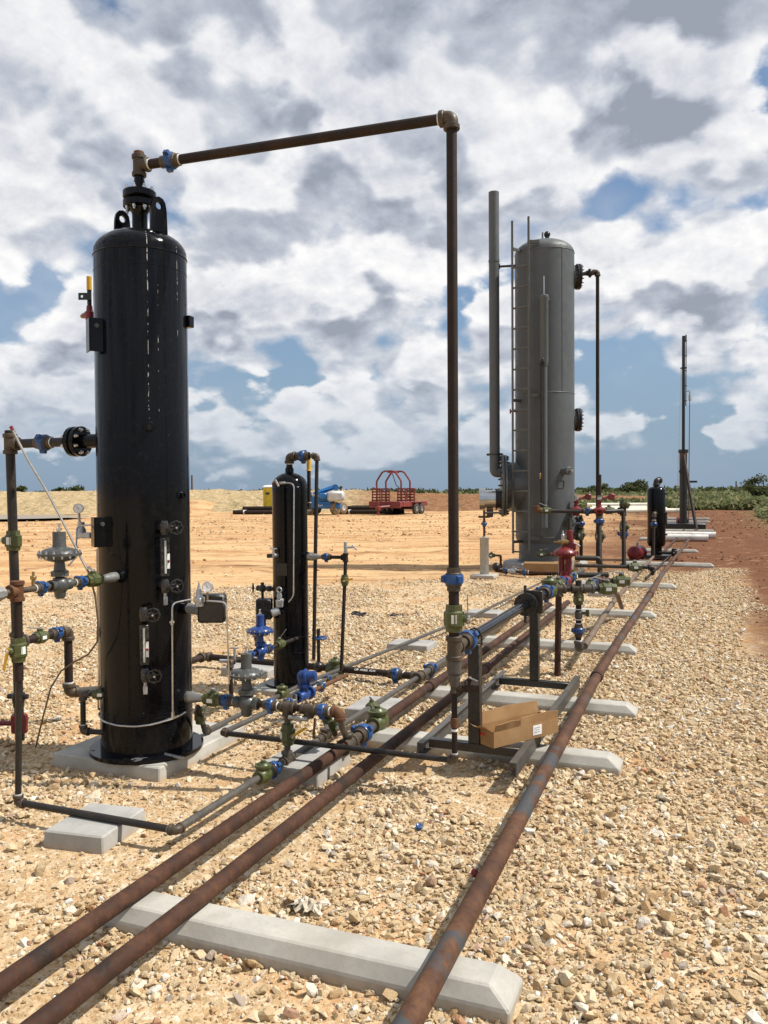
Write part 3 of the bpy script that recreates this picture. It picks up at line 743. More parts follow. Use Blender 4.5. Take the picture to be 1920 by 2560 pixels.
def handwheel(P, c, axis, R, mat='matblack', lobes=8):
    c = V_(c); a, u, v = frame(axis); n = lobes * 4; mb = MB(); rings = []
    for i in range(n):
        t = 2 * math.pi * i / n; d = u * math.cos(t) + v * math.sin(t); rr_ = R * (1 + .045 * math.cos(t * lobes))
        rings.append(mb.ring(c + d * rr_, d, a, R * .17, 6))
    for i in range(n): mb.bridge(rings[i], rings[(i + 1) % n], 6)
    for i in range(4):
        t = .4 + math.pi / 2 * i; d = u * math.cos(t) + v * math.sin(t); mb.cyl(c, c + d * R, R * .12, n=6)
    mb.cyl(c - a * R * .3, c + a * R * .25, R * .3, n=10)
    w = part(P, 'handwheel', mb, M[mat]); part(w, 'wheel_nut', MB().hexa(c + a * R * .25, c + a * R * .45, R * .16), M['zinc'])
    return w
def control_valve(T, p, d, R, hd, hc, rc, rp, mat='valvegrey', label=None, nb=16):
    """diaphragm control valve: globe body at p in a line along d, R diaphragm radius hd above"""
    p = V_(p); d = V_(d).normalized(); s = rp
    mb = MB().lathe(p, d, [(-3.4 * s, s), (-3.4 * s, 1.5 * s), (-2.4 * s, 1.5 * s), (-1.9 * s, 1.25 * s), (-1.1 * s, 2.0 * s), (0, 2.35 * s), (1.1 * s, 2.0 * s), (1.9 * s, 1.25 * s), (2.4 * s, 1.5 * s), (3.4 * s, 1.5 * s), (3.4 * s, s)], 18)
    mb.lathe(p - UP * 3.4 * s, UP, [(0, 0), (0, 1.0 * s), (.5 * s, 1.35 * s), (2 * s, 1.5 * s), (3.4 * s, 1.7 * s), (5.2 * s, 1.7 * s)], 18)
    B = part(T, 'control_valve', mb, M[mat], label)
    part(B, 'bonnet', MB().lathe(p + UP * 2.2 * s, UP, [(0, 1.7 * s), (0, 2.2 * s), (1.3 * s, 2.2 * s), (1.5 * s, 1.5 * s), (hd - 2.2 * s - R * .32, 1.2 * s)], 8, .2), M[mat])
    q = p + UP * hd
    part(B, 'yoke', MB().cyl(q - UP * R * .62, q - UP * R * .3, 1.0 * s, n=12), M['galv'])
    part(B, 'diaphragm_case', MB().lathe(q, UP, [(-R * .36, 0), (-R * .36, R * .34), (-R * .27, R * .62), (-R * .13, R * .80), (-R * .055, R * .84), (-R * .055, R), (R * .055, R), (R * .055, R * .86), (R * .16, R * .80), (R * .27, R * .62), (R * .34, R * .36), (R * .36, 0)], 28), M[mat])
    bolts(B, q + UP * R * .05, UP, R * .925, nb, R * .055, R * .14, M['zinc'], .1, both=R * .10)
    part(B, 'spring_case', MB().lathe(q + UP * R * .3, UP, [(0, rc * 1.1), (.02, rc), (hc, rc), (hc, rc * .9), (hc + .002, 0)], 20), M[mat])
    part(B, 'adjusting_screw', MB().cyl(q + UP * (R * .3 + hc), q + UP * (R * .3 + hc + rc * 1.3), rc * .17, n=8).hexa(q + UP * (R * .3 + hc + rc * .2), q + UP * (R * .3 + hc + rc * .5), rc * .4).cyl(q + UP * (R * .3 + hc + rc * 1.25) - d * rc * .35, q + UP * (R * .3 + hc + rc * 1.25) + d * rc * .35, rc * .13, n=6), M['zinc'])
    return B
def gauge(T, c, face, R, mat='zinc'):
    c = V_(c); face = V_(face).normalized(); a, u, v = frame(face)
    G = part(T, 'pressure_gauge', MB().lathe(c - a * R * .35, a, [(0, 0), (0, R * .9), (R * .1, R), (R * .6, R), (R * .65, R * .92), (R * .55, R * .86), (R * .52, 0)], 20), M[mat])
    part(G, 'dial', MB().cyl(c + a * R * .18, c + a * R * .2, R * .86, n=20), M['dial'])
    part(G, 'needle', MB().prism([(-R * .06, -R * .25), (R * .06, -R * .25), (R * .02, R * .6), (-R * .02, R * .6)], c + a * R * .215, (u * .7 + v * .7), (v * .7 - u * .7), R * .02), M['ink'])
    return G
def tube_line(T, pts, r=0.0055, mat='steel', bend=0.035, name='tubing'):
    return part(T, name, MB().tube(pts, r, 8, bend, 4), M[mat])
def flange_pair(T, p, d, R, th, gap, nb, br, mat='black', ph=0.0, L=None):
    p = V_(p); d = V_(d).normalized(); mb = MB()
    mb.cyl(p - d * (gap / 2 + th), p - d * gap / 2, R, n=32, bev=th * .12); mb.cyl(p + d * gap / 2, p + d * (gap / 2 + th), R, n=32, bev=th * .12)
    mb.cyl(p - d * gap / 2, p + d * gap / 2, R * .62, n=24)
    Fp = part(T, 'flange', mb, M[mat])
    bolts(Fp, p + d * (gap / 2 + th), d, R * .80, nb, br, br * 2.2, M['zinc'], ph, both=gap + 2 * th)
    return Fp
def pvec(x, y, z): return Vector((x, y, z))
# ================================================================ tall black vessel
V1X, V1Y, V1R = -3.26, 4.17, 0.275
M['black1'] = black_vessel_mat('gloss_black_paint_splashed', [(-0.775, .012, 1.95, 3.17, .50), (-0.56, .007, 1.95, 3.15, .55), (-0.05, .006, 2.5, 3.05, .52)])
T = thing('tall_black_vessel', 'tall glossy black pressure vessel with two lifting lugs on square concrete pad', 'vessel', (V1X, V1Y, .078))
v1 = pvec(V1X, V1Y, 0)
prof = [(.10, V1R - .01), (.10, V1R), (3.06, V1R)]
for i in range(1, 13):
    a = math.pi / 2 * i / 12; prof.append((3.10 + .145 * math.sin(a), V1R * math.cos(a) if i < 12 else 0))
prof.insert(3, (3.10, V1R)); 
shell = part(T, 'shell', MB().lathe(v1, UP, prof, 64), M['black1'])
for z in (3.075, 2.98): part(shell, 'weld_seam', MB().torus(v1 + UP * z, UP, V1R, .0045 if z > 3 else .002, 64, 6), M['black'])
for z in (.30, .325, .345): part(shell, 'weld_seam', MB().torus(v1 + UP * z, UP, V1R, .0022, 64, 6), M['black'])
part(T, 'base_ring', MB().lathe(v1 + UP * .078, UP, [(0, V1R - .02), (0, .340), (.022, .340), (.022, V1R - .02)], 56), M['black'])
for a in (-2.35, -.2, 1.1, 2.6):
    part(T, 'anchor_hole', MB().cyl(v1 + pvec(.318 * math.cos(a), .318 * math.sin(a), .1005), v1 + pvec(.318 * math.cos(a), .318 * math.sin(a), .1012), .012, n=12), M['ink'])
part(T, 'top_nozzle', MB().lathe(v1, UP, [(3.20, .046), (3.345, .046), (3.355, .05), (3.385, .06)], 24), M['black'])
flange_pair(T, v1 + UP * 3.432, UP, .099, .043, .014, 8, .0125, 'black', .25)
part(T, 'reducing_neck', MB().lathe(v1, UP, [(3.48, .046), (3.50, .045), (3.535, .033), (3.58, .029)], 20), M['black'])
# lifting lugs
for (lx, ly, z0) in ((.178, -.055, 3.17), (-.178, .055, 3.17)):
    c = v1 + pvec(lx, ly, z0); ux = Vector((.42, .907, 0)); hgt = .245 if lx > 0 else .235
    out = [(-.056, 0), (.056, 0), (.050, .16)] + [(.047 * math.cos(a), .185 + .055 * math.sin(a)) for a in [math.pi * k / 9 for k in range(0, 10)]] + [(-.050, .16)]
    n_ = 24
    # resample outer to n_ points
    pts = [Vector(q) for q in out] + [Vector(out[0])]; Ls = [0]
    for q0, q1 in zip(pts, pts[1:]): Ls.append(Ls[-1] + (q1 - q0).length)
    def at_(s):
        for i in range(len(pts) - 1):
            if Ls[i + 1] >= s: return pts[i].lerp(pts[i + 1], (s - Ls[i]) / (Ls[i + 1] - Ls[i]))
        return pts[-1]
    ang0 = [math.atan2(q.y - .185, q.x) for q in [at_(Ls[-1] * k / n_) for k in range(n_)]]
    outer = [tuple(at_(Ls[-1] * k / n_)) for k in range(n_)]; inner = [(.021 * math.cos(t), .185 + .021 * math.sin(t)) for t in ang0]
    part(T, 'lifting_lug', MB().plate_hole(outer, inner, c, ux, UP, .018), M['black'], ang=30)
# bolted bracket plates standing off the shell
def bracket(c, w, h):
    """bent plate bolted to a standing rib, clear of the shell"""
    c = V_(c); n = Vector((.80, -.60, 0)); side = UP.cross(n).normalized(); R = Matrix((side, n, UP)).transposed()
    B = part(T, 'bracket', MB().box(c, (w, .010, h), R, .003).box(c - n * .04 - side * (w / 2 - .005), (.010, .09, h), R, .003), M['black'])
    part(B, 'rib', MB().box(c - n * .09 + side * w * .30, (.012, .17, h * .8), R), M['black'])
    me = bolt_mesh(.014, .010, M['valvegrey'])
    for sx, sz in ((-.22, .27), (.30, .22)): shared(B, 'bolt', me, c + n * .005 + side * (w * sx) + UP * (h * sz), n.to_track_quat('Z', 'Y'))
    shared(B, 'bolt', bolt_mesh(.010, .03, M['zinc']), c + n * .004 + side * w * .46 - UP * h * .18, (n + side).normalized().to_track_quat('Z', 'Y'))
    return B
bracket((-3.332, 3.905, 2.574), .150, .195)
bracket((-3.294, 3.889, 1.424), .165, .175)
part(T, 'side_lug', MB().box((-3.001, 4.289, 2.695), (.05, .05, .07), None, .004), M['black'])
# open couplings on the shell
def boss(p, n, r, L):
    p = V_(p); n = V_(n)
    B = part(T, 'coupling', MB().lathe(p - n * .01, n, [(0, r * 1.5), (.012, r * 1.35), (.016, r), (L, r), (L, r * .62), (L - .02, r * .6)], 20), M['black'])
    part(B, 'bore', MB().cyl(p + n * (L - .024), p + n * (L - .021), r * .62, n=16), M['ink'])
boss((-3.064, 3.977, 2.037), (0.713, -0.701, 0), .024, .035)
boss((-2.985, 4.165, 1.635), (1, -0.017, 0), .020, .035)
# level gauges
def level_gauge(p_top, p_bot, n):
    """p_top, p_bot on the shell; n outwards"""
    p0 = V_(p_top); p1 = V_(p_bot); n = V_(n).normalized(); side = UP.cross(n).normalized()
    q0 = p0 + n * .075; q1 = p1 + n * .075
    L = part(T, 'level_gauge', MB().box((q0 + q1) / 2, (.050, .030, (q0 - q1).length * .66), Matrix((side, n, UP)).transposed(), .004), M['castblack'])
    for q, p in ((q0, p0), (q1, p1)):
        part(L, 'gauge_valve', MB().cyl(p, q + n * .012, .020, n=14).lathe(q - UP * .04, UP, [(0, 0), (0, .018), (.02, .024), (.06, .024), (.08, .018), (.08, 0)], 14).cyl(q, q + side * .055 + n * .02, .012, n=10), M['castblack'])
        handwheel(L, q + side * .055 + n * .045, n, .036, 'matblack')
    h = (q0 - q1).length
    part(L, 'sight_glass', MB().box((q0 + q1) / 2 + n * .016, (.011, .006, h * .56), Matrix((side, n, UP)).transposed()), M['glass'])
    st = part(L, 'sticker', MB().box((q0 + q1) / 2 + n * .0165 + side * .017 - UP * h * .07, (.016, .003, .088), Matrix((side, n, UP)).transposed()), M['sticker'])
    part(st, 'red_print', MB().box((q0 + q1) / 2 + n * .0185 + side * .017 - UP * h * .07, (.013, .002, .012), Matrix((side, n, UP)).transposed()), M['redink'])
    me = bolt_mesh(.006, .012, M['matblack'])
    for k in range(4):
        for s in (-1, 1): shared(L, 'stud', me, (q0 + q1) / 2 + n * .015 + side * (s * .017) + UP * (h * (-.24 + .16 * k)), n.to_track_quat('Z', 'Y'))
    part(L, 'drain', MB().cyl(q1 - UP * .035, q1 - UP * .10, .010, n=10).box(q1 - UP * .085 + n * .006, (.024, .014, .05), Matrix((side, n, UP)).transposed(), .002), M['instr'])
level_gauge((-3.027, 4.024, 1.448), (-3.027, 4.024, 1.109), (0.787, -0.616, 0))
level_gauge((-3.093, 3.951, 0.953), (-3.09, 3.954, 0.601), (0.539, -0.842, 0))
# steel instrument tubing strapped round the foot
tube_line(T, [(-2.844, 4.048, 1.027), (-2.876, 3.917, 1.021), (-2.883, 3.918, 0.375)], .0052)
ring_pts = [v1 + pvec(.285 * math.cos(a), .285 * math.sin(a), .31 - .02 * k) for k, a in ((0, -2.9), (.3, -2.5), (.7, -2.0), (1.0, -1.55), (1.1, -1.15), (.8, -.8), (.2, -.4), (-.6, .0))]
tube_line(T, ring_pts, .006, bend=.03)
tube_line(T, [(-3.49, 4.012, 1.313), (-3.477, 3.999, 0.613), (-3.481, 3.99, 0.334), tuple(ring_pts[0])], .005)
part(T, 'tube_fitting', MB().hexa((-2.879, 3.918, 0.924), (-2.879, 3.918, 0.897), .010).cyl((-2.892, 3.913, 0.911), (-2.866, 3.923, 0.911), .005, n=8), M['steel'])
part(T, 'tube_fitting', MB().hexa((-2.883, 3.919, 0.396), (-2.882, 3.918, 0.359), .010), M['steel'])
# pneumatic level controller on the right
q = V_((-2.985, 4.171, 0.957)); n = V_((1, 0.002, 0)); n = Vector((.93, -.30, 0)).normalized()
part(T, 'nozzle', MB().lathe(q - n * .03, n, [(0, .038), (.07, .034), (.085, .028)], 18), M['black'])
ctl = part(T, 'level_controller', MB().lathe(q + n * .045, n, [(0, 0), (0, .024), (.015, .024), (.02, .032), (.10, .032), (.105, .034), (.155, .034), (.158, 0)], 18), M['instr'])
cc = V_((-2.733, 3.975, 1.038))
part(ctl, 'regulator', MB().lathe(cc - UP * .035, UP, [(0, 0), (0, .024), (.05, .026), (.06, .018), (.09, .016), (.10, .010), (.115, .008), (.14, .003), (.14, 0)], 14).box(cc, (.05, .05, .03), None, .004), M['instr'])
part(ctl, 'controller_box', MB().box((-2.708, 4.069, 0.981), (.158, .085, .165), Euler((0, 0, rad(22))).to_matrix(), .012), M['matblack'])
part(ctl, 'box_knob', MB().cyl((-2.614, 4.055, 1.04), (-2.605, 4.058, 1.04), .006, n=8), M['matblack'])
part(ctl, 'box_knob', MB().cyl((-2.613, 4.052, 0.935), (-2.605, 4.056, 0.934), .006, n=8), M['matblack'])
gauge(T, (-2.677, 3.978, 1.115), (.45, -.9, .05), .031)
part(T, 'gauge_stem', MB().cyl((-2.683, 3.985, 1.089), (-2.684, 3.983, 1.028), .006, n=8), M['brass'])
tube_line(T, [(-2.689, 3.981, 1.035), (-2.578, 4.015, 1.028), (-2.576, 4.021, 0.811), (-2.589, 4.052, 0.551)], .005)
# pneumatic controller behind the lower bracket, left side
q = V_((-3.628, 4.035, 1.413))
L2 = part(T, 'level_controller', MB().lathe(q - pvec(0, 0, .03), UP, [(0, 0), (0, .025), (.04, .03), (.06, .02), (.09, .022), (.095, 0)], 14).box(q + pvec(.03, 0, -.02), (.11, .05, .035), None, .005), M['instr'])
gauge(T, (-3.63, 4.017, 1.558), (.35, -.93, .05), .031)
part(T, 'gauge_stem', MB().cyl((-3.628, 4.017, 1.531), (-3.628, 4.025, 1.425), .008, n=8), M['instr'])
tube_line(T, [(-3.501, 3.98, 1.46), (-3.568, 3.931, 1.454), (-3.442, 3.783, 1.283), (-3.336, 3.609, 1.25)], .005)
# relief valve behind the shoulder
q = V_((-3.689, 4.209, 2.787))
rv = part(T, 'relief_valve', MB().lathe(q - UP * .04, UP, [(0, 0), (0, .025), (.05, .028), (.06, .02), (.09, .018), (.09, 0)], 14).lathe(q, (-.93, .37, 0), [(0, .024), (.03, .024), (.045, .018), (.075, .018), (.075, .013)], 14), M['red'])
part(rv, 'inlet_pipe', MB().tube([q - UP * .03, q - UP * .09, pvec(V1X - .05, V1Y + .1, q.z - .09)], .014, 10, .03), M['black'])
part(rv, 'outlet', MB().cyl(q + pvec(-.07, .028, 0), q + pvec(-.095, .038, 0), .013, n=12), M['brass'])
part(rv, 'spring_bonnet', MB().cyl(q + UP * .05, q + UP * .16, .014, n=10), M['matblack'])
part(rv, 'yellow_cap', MB().cyl(q + UP * .15, q + UP * .235, .016, n=14), M['yellow'])
part(rv, 'tag_plate', MB().plate_hole([(-.04, -.022), (.0, -.022), (.04, -.022), (.04, 0), (.04, .022), (0, .022), (-.04, .022), (-.04, 0)], [(-.025, -.007), (-.018, -.008), (-.011, -.007), (-.010, 0), (-.011, .007), (-.018, .008), (-.025, .007), (-.026, 0)], (-3.697, 4.177, 2.892), (.93, .37, 0), (0, 0, 1), .006), M['matblack'])

# ================================================================ short black vessel behind
V2X, V2Y, V2R = -3.29, 6.1, .146
v2 = pvec(V2X, V2Y, 0)
T2 = thing('short_black_vessel', 'short slim black pressure vessel with piping, behind the blue control valve', 'vessel', (V2X, V2Y, .05))
prof = [(.065, V2R - .01), (.065, V2R), (1.66, V2R), (1.70, V2R)]
for i in range(1, 11):
    a = math.pi / 2 * i / 10; prof.append((1.70 + .115 * math.sin(a), V2R * math.cos(a) if i < 10 else 0))
sh2 = part(T2, 'shell', MB().lathe(v2, UP, prof, 48), M['black'])
for z in (1.69, .46, .33): part(sh2, 'weld_seam', MB().torus(v2 + UP * z, UP, V2R, .003, 48, 6), M['black'])
part(T2, 'base_ring', MB().lathe(v2 + UP * .05, UP, [(0, V2R - .02), (0, .215), (.018, .215), (.018, V2R - .02)], 40), M['black'])
part(T2, 'top_nozzle', MB().lathe(v2, UP, [(1.78, .036), (1.84, .036), (1.855, .03), (1.855, 0)], 18), M['black'])
part(T2, 'nameplate', MB().prism([(-.055, -.05), (.055, -.05), (.055, .05), (-.055, .05)], (-3.296, 5.953, 1.017), (0.999, -0.042, 0), (0, 0, 1), .003), M['matblack'])
# side nozzles
for (x, y, r_) in ((762, 1388, .030), (747, 1610, .018)):
    pass
q = V_((-3.145, 6.082, 1.125)); part(T2, 'nozzle', MB().lathe(q - pvec(.03, 0, 0), (1, 0, 0), [(0, .045), (.04, .04), (.06, .032)], 16), M['black'])
# instruments on the shell
q = V_((-3.288, 5.954, 0.768)); n = V_((-0.144, -0.99, 0))
i2 = part(T2, 'level_controller', MB().lathe(q + n * .04 - UP * .06, UP, [(0, 0), (0, .012), (.01, .03), (.06, .034), (.07, .02), (.10, .022), (.12, .016), (.125, 0)], 14).torus(q + n * .04 + UP * .085, n, .022, .007, 16, 6).cyl(q, q + n * .05, .016, n=10), M['instr'])
part(i2, 'cylinder', MB().cyl((-3.345, 5.875, 0.664), (-3.297, 5.916, 0.687), .034, n=16, bev=.005), M['instr'])
part(i2, 'controller_box', MB().box((-3.45, 5.941, 0.69), (.13, .10, .17), Euler((0, 0, rad(22))).to_matrix(), .01), M['matblack'])
part(i2, 'box_stand', MB().cyl((-3.449, 5.939, 0.614), (-3.446, 5.937, 0.499), .012, n=10), M['matblack'])
tube_line(T2, [(-3.272, 5.932, 1.725), (-3.187, 5.945, 1.721), (-3.169, 5.951, 1.695), (-3.17, 5.927, 0.808), (-3.206, 5.911, 0.76)], .006)
part(T2, 'needle_valve', MB().cyl((-3.299, 5.954, 1.722), (-3.248, 5.942, 1.725), .011, n=10).cyl((-3.311, 5.896, 1.751), (-3.284, 5.905, 1.696), .008, n=8), M['instr'])
part(T2, 'plug', MB().cyl((-3.346, 5.924, 1.716), (-3.302, 5.92, 1.725), .016, n=10), M['orange_rust'])
q = V_((-3.336, 5.961, 1.133)); n = V_((-0.316, -0.949, 0))
part(T2, 'needle_valve', MB().cyl(q - n * .01, q + n * .04, .018, n=12).cyl(q + n * .04 - UP * .02, q + n * .04 + UP * .055, .010, n=10).cyl(q + n * .04 + UP * .055 + pvec(-.028, -.008, 0), q + n * .04 + UP * .055 + pvec(.028, .008, 0), .006, n=8), M['instr'])
part(T2, 'plug', MB().cyl((-3.416, 5.945, 1.126), (-3.361, 5.945, 1.13), .018, n=10), M['matblack'])
# black hand valve on the left
q = V_((-3.531, 6.052, 0.843))
bv = part(T2, 'hand_valve', MB().cyl(q + pvec(-.05, 0, 0), q + pvec(.14, 0, 0), .016, n=12).sphere(q, .034, 14, 8).cyl(q, q - UP * .12, .012, n=10).cyl(q, q + UP * .05, .015, n=10).cyl(q + pvec(-.05, 0, 0), q + pvec(-.02, 0, 0), .024, n=12).cyl(q + pvec(.05, 0, 0), q + pvec(.08, 0, 0), .024, n=12), M['matblack'])
handwheel(bv, q + pvec(-.09, 0, 0), (-.9, -.45, 0), .036)
# ================================================================ concrete bumper beams and blocks
def beam(xr, y, L, label, z=.09, w=.20, mat='concrete', name='concrete_beam', rot=0.0):
    """parking-stop shaped sleeper: chamfered sides and sloping ends"""
    bm = bmesh.new(); a, t = w / 2, w / 2 - .035; e = .07
    pts = [(0, -a, -.03), (L, -a, -.03), (L, a, -.03), (0, a, -.03), (0, -a, z * .42), (L, -a, z * .42), (L, a, z * .42), (0, a, z * .42), (e, -t, z), (L - e, -t, z), (L - e, t, z), (e, t, z)]
    vs = [bm.verts.new(p) for p in pts]
    for f_ in ((3, 2, 1, 0), (0, 1, 5, 4), (1, 2, 6, 5), (2, 3, 7, 6), (3, 0, 4, 7), (4, 5, 9, 8), (5, 6, 10, 9), (6, 7, 11, 10), (7, 4, 8, 11), (8, 9, 10, 11)): bm.faces.new([vs[i] for i in f_])
    bmesh.ops.bevel(bm, geom=list(bm.edges), offset=.006, segments=1, affect='EDGES')
    mb = MB().add_bm(bm, Matrix.Translation((xr - L, y + a, 0)) @ Matrix.Rotation(rot, 4, 'Z'))
    return solo(name, mb, M[mat], label, 'concrete beam', (xr - L, y + a, 0), 'concrete sleepers under the pipelines', 'thing', ang=10)
beam(-.587, 2.475, 1.60, 'nearest pale concrete beam lying under three rusty pipes')
beam(-.509, 4.885, 1.60, 'concrete beam under the cardboard box end of the steel skid')
beam(-.527, 6.13, 1.60, 'concrete beam under the far end of the black steel skid')
beam(-.731, 8.505, 1.62, 'concrete beam under the hanging blue union elbow')
beam(-.70, 10.95, 1.62, 'concrete beam just behind the olive valve manifold')
beam(-.603, 14.33, 1.65, 'concrete beam crossing the pipes near the far edge of the gravel')
beam(-.034, 18.58, 1.90, 'long concrete beam in front of the far black vessel on red soil')
beam(-.425, 22.75, 1.75, 'concrete beam just behind the far black vessel')
beam(-.445, 28.25, 1.90, 'farthest concrete beam short of the flare skid')
def block(cx, cy, sx, sy, sz, label, mat='concrete2', rot=0.0, taper=.02):
    bm = bmesh.new(); bmesh.ops.create_cube(bm, size=1.0)
    for v in bm.verts:
        top = v.co.z > 0; v.co = Vector((v.co.x * (sx - (taper if top else 0)), v.co.y * (sy - (taper if top else 0)), sz if top else -.04))
    bmesh.ops.bevel(bm, geom=list(bm.edges), offset=.007, segments=1, affect='EDGES')
    mb = MB().add_bm(bm, Matrix.Translation((cx, cy, 0)) @ Matrix.Rotation(rot, 4, 'Z'))
    return solo('concrete_block', mb, M[mat], label, 'concrete block', (cx, cy, 0), 'concrete blocks propping the pipework', ang=10)
block(-3.34, 4.335, .80, .94, .078, 'square concrete pad beneath the tall black vessel', 'concrete')
block(-2.77, 3.15, .33, .38, .082, 'small concrete slab under the low black pipe at lower left', rot=.12)
block(-2.25, 4.33, .40, .46, .085, 'concrete block under the olive check valve pipe beside the tall vessel')
block(-2.31, 5.62, .38, .42, .085, 'concrete block under the thin valve line beside the meter riser')
block(-2.95, 8.12, .46, .34, .07, 'concrete block propping the thin pipe left of the meter tube')
block(-2.82, 10.55, .46, .36, .07, 'farther concrete block propping the thin pipe behind the meter tube')
block(-3.90, 6.52, .50, .36, .075, 'concrete block on the gravel to the left behind the small blue valve')
block(-3.29, 6.08, .52, .54, .050, 'concrete pad beneath the short black vessel', 'concrete')
block(-1.60, 13.2, .5, .30, .06, 'flat grey concrete block between the far pipelines')

# ================================================================ long ground pipes
def long_pipe(name, label, pts, r, mat, joints=(), jmat=None):
    T = thing(name, label, 'pipe', (pts[0][0], pts[0][1], 0), 'long steel pipelines on the gravel')
    P0 = [V_(p) for p in pts]
    part(T, 'pipe', MB().tube(P0, r, 20), M[mat])
    for y in joints:
        for p, q in zip(P0, P0[1:]):
            if p.y <= y <= q.y:
                t = (y - p.y) / (q.y - p.y); c = p.lerp(q, t); d = (q - p).normalized()
                coupling(T, c, d, r, .11, jmat or mat); break
    return T
zA = .124
TA = long_pipe('pipeline', 'leftmost rust brown pipeline running past the check valve', [(-2.06, .3, zA), (-2.06, 4.45, zA)], .0335, 'rust')
tee(TA, (-2.06, 4.52, zA), (0, 1, 0), UP, .033, rb=.022)
part(TA, 'pipe', MB().cyl((-2.06, 4.45, zA), (-2.07, 5.10, zA), .031, n=18), M['fitting'])
union(TA, (-2.065, 4.76, zA), (0, 1, 0), .034)
checkvalve(TA, (-2.07, 5.02, zA), (0, 1, 0), UP, .034)
part(TA, 'pipe', MB().tube([(-2.07, 5.08, zA), (-2.075, 6.1, zA), (-2.05, 7.6, zA), (-2.03, 10.9, zA + .02)], .033, 20), M['rust'], 'paler rusty pipe beyond the check valve')
coupling(TA, (-2.075, 6.15, zA), (0, 1, 0), .034, .12, 'rust')
TB = long_pipe('pipeline', 'second rust brown pipeline from the left, under the steel skid', [(-1.815, .3, zA), (-1.80, 2.6, zA), (-1.815, 5.8, zA), (-1.85, 8.3, zA), (-1.84, 11.2, zA + .02)], .0335, 'rust', (6.9,))
TC = long_pipe('pipeline', 'rightmost long rusty pipeline with grey scale patches', [(-.80, .3, .127), (-.814, 2.2, .127), (-.853, 4.32, .127), (-.898, 6.9, .127), (-.904, 8.7, .127), (-.88, 12.6, .127), (-.897, 15.56, .127), (-.786, 24.0, .127), (-.70, 33.2, .127)], .0395, 'rust_grey', (6.9, 12.55, 18.3, 24.4), 'rust')
TD = long_pipe('pipeline', 'pale brown pipeline between the hanging elbow and far black vessel', [(-1.10, 7.60, .235), (-1.28, 11.2, .128), (-1.32, 15.0, .125), (-1.312, 19.6, .125)], .030, 'rust_pale', (11.3, 16.2), 'rust_grey')
long_pipe('pipeline', 'thin dark pipe between the two right-hand lines near the far vessel', [(-1.12, 14.9, .12), (-1.02, 18.5, .12), (-.93, 22.5, .12)], .018, 'darkpipe')
long_pipe('pipeline', 'rusty pipeline running from behind the far vessel to the flare skid', [(-1.20, 20.9, .12), (-1.15, 26, .12), (-1.12, 33.2, .12)], .030, 'rust')

# ================================================================ overhead pipe from the tall vessel to the meter riser
RX, RY = -1.313, 4.28
rs = pvec(RX, RY, 0); hdir = (rs - v1).normalized(); ZT = 3.638
T = thing('overhead_pipe_run', 'tall brown pipe arch from black vessel top down to the meter tube', 'pipework', (RX, RY, 0))
t0 = v1 + UP * ZT
tee(T, t0, UP, hdir, .029, tape=1)
part(T, 'pipe_plug', MB().cyl(t0 + UP * .055, t0 + UP * .085, .031, n=16, bev=.003), M['orange_rust'])
r1 = rs + UP * ZT
pipe(T, [t0 + hdir * .05, r1 - hdir * .05], .0285, 'brownpipe')
union(T, (-3.04, 4.182, 3.638), hdir, .0285, tape=1)
elbow(T, r1, -hdir, -UP, .0295, tape=(1, 0))
pipe(T, [r1 - UP * .05, rs + UP * .64], .0285, 'brownpipe')
union(T, rs + UP * 1.175, -UP, .0295, 'blue', ph=.2, tape=0)
ballvalve(T, rs + UP * .962, UP, (.95, .3, 0), .0295, k=.95, lever='galv', lev=(0, 0, 1))
tee(T, rs + UP * .800, UP, (0, 1, 0), .030)
coupling(T, rs + UP * .705, UP, .031, .09, 'greypipe')
reducer(T, rs + UP * .66, rs + UP * .575, .034, .0185, 'greypipe')
pipe(T, [rs + UP * .60, rs + UP * .20], .0155, 'brownpipe')
zs = 0.5908
tee(T, rs + UP * zs, UP, (.93, .37, 0), .0165)
q = rs + UP * zs + Vector((.93, .37, 0)) * .085
B = ballvalve(T, q, (.93, .37, 0), UP, .018, 'brownpipe', 'galv', (.7, -.7, 0), sticker=False)
coupling(T, rs + UP * 0.3944, UP, .0165, .055, 'orange_rust')
part(T, 'thread_tape', MB().cyl(rs + UP * 0.3595, rs + UP * 0.3463, .018, n=14), M['tape'])
elbow(T, rs + UP * .186, UP, (-1, 0, 0), .0165, 'fitting')
g0 = V_((-2.786, 4.28, 0.186))
pipe(T, [rs + UP * .186 - pvec(.03, 0, 0), g0 + pvec(.03, 0, 0)], .0165, 'darkpipe')
elbow(T, g0, (1, 0, 0), (0, 1, 0), .0165, 'fitting', tape=(0, 0))
g1 = pvec(g0.x + .06, 5.95, .19)
pipe(T, [g0 + pvec(0, .03, 0), pvec(g0.x + .03, 5.02, .188)], .0165, 'greypipe')

# ---------------------------------------------------------------- blue back-pressure valve in the same low line
T = thing('blue_pump_valve', 'royal blue flanged valve with stubby side cylinder low on the gravel', 'valve', (g0.x + .03, 5.18, .1))
gd = (g1 - g0).normalized()
b0 = g0 + gd * 1.0
part(T, 'body', MB().lathe(b0 - gd * .09, gd, [(0, .018), (0, .038), (.02, .038), (.025, .026), (.06, .040), (.12, .040), (.155, .026), (.16, .050), (.185, .050), (.187, .026), (.187, .018)], 20).lathe(b0, UP, [(0, .03), (.055, .034), (.06, .047), (.08, .047), (.083, .036), (.11, .034)], 18), M['navy'])
part(T, 'bonnet', MB().lathe(b0 + UP * .125 - pvec(.045, 0, 0), (.93, .2, .10), [(0, 0), (.002, .03), (.02, .047), (.05, .050), (.055, .058), (.068, .058), (.07, .04), (.135, .038), (.14, .02), (.14, 0)], 20), M['navy'])
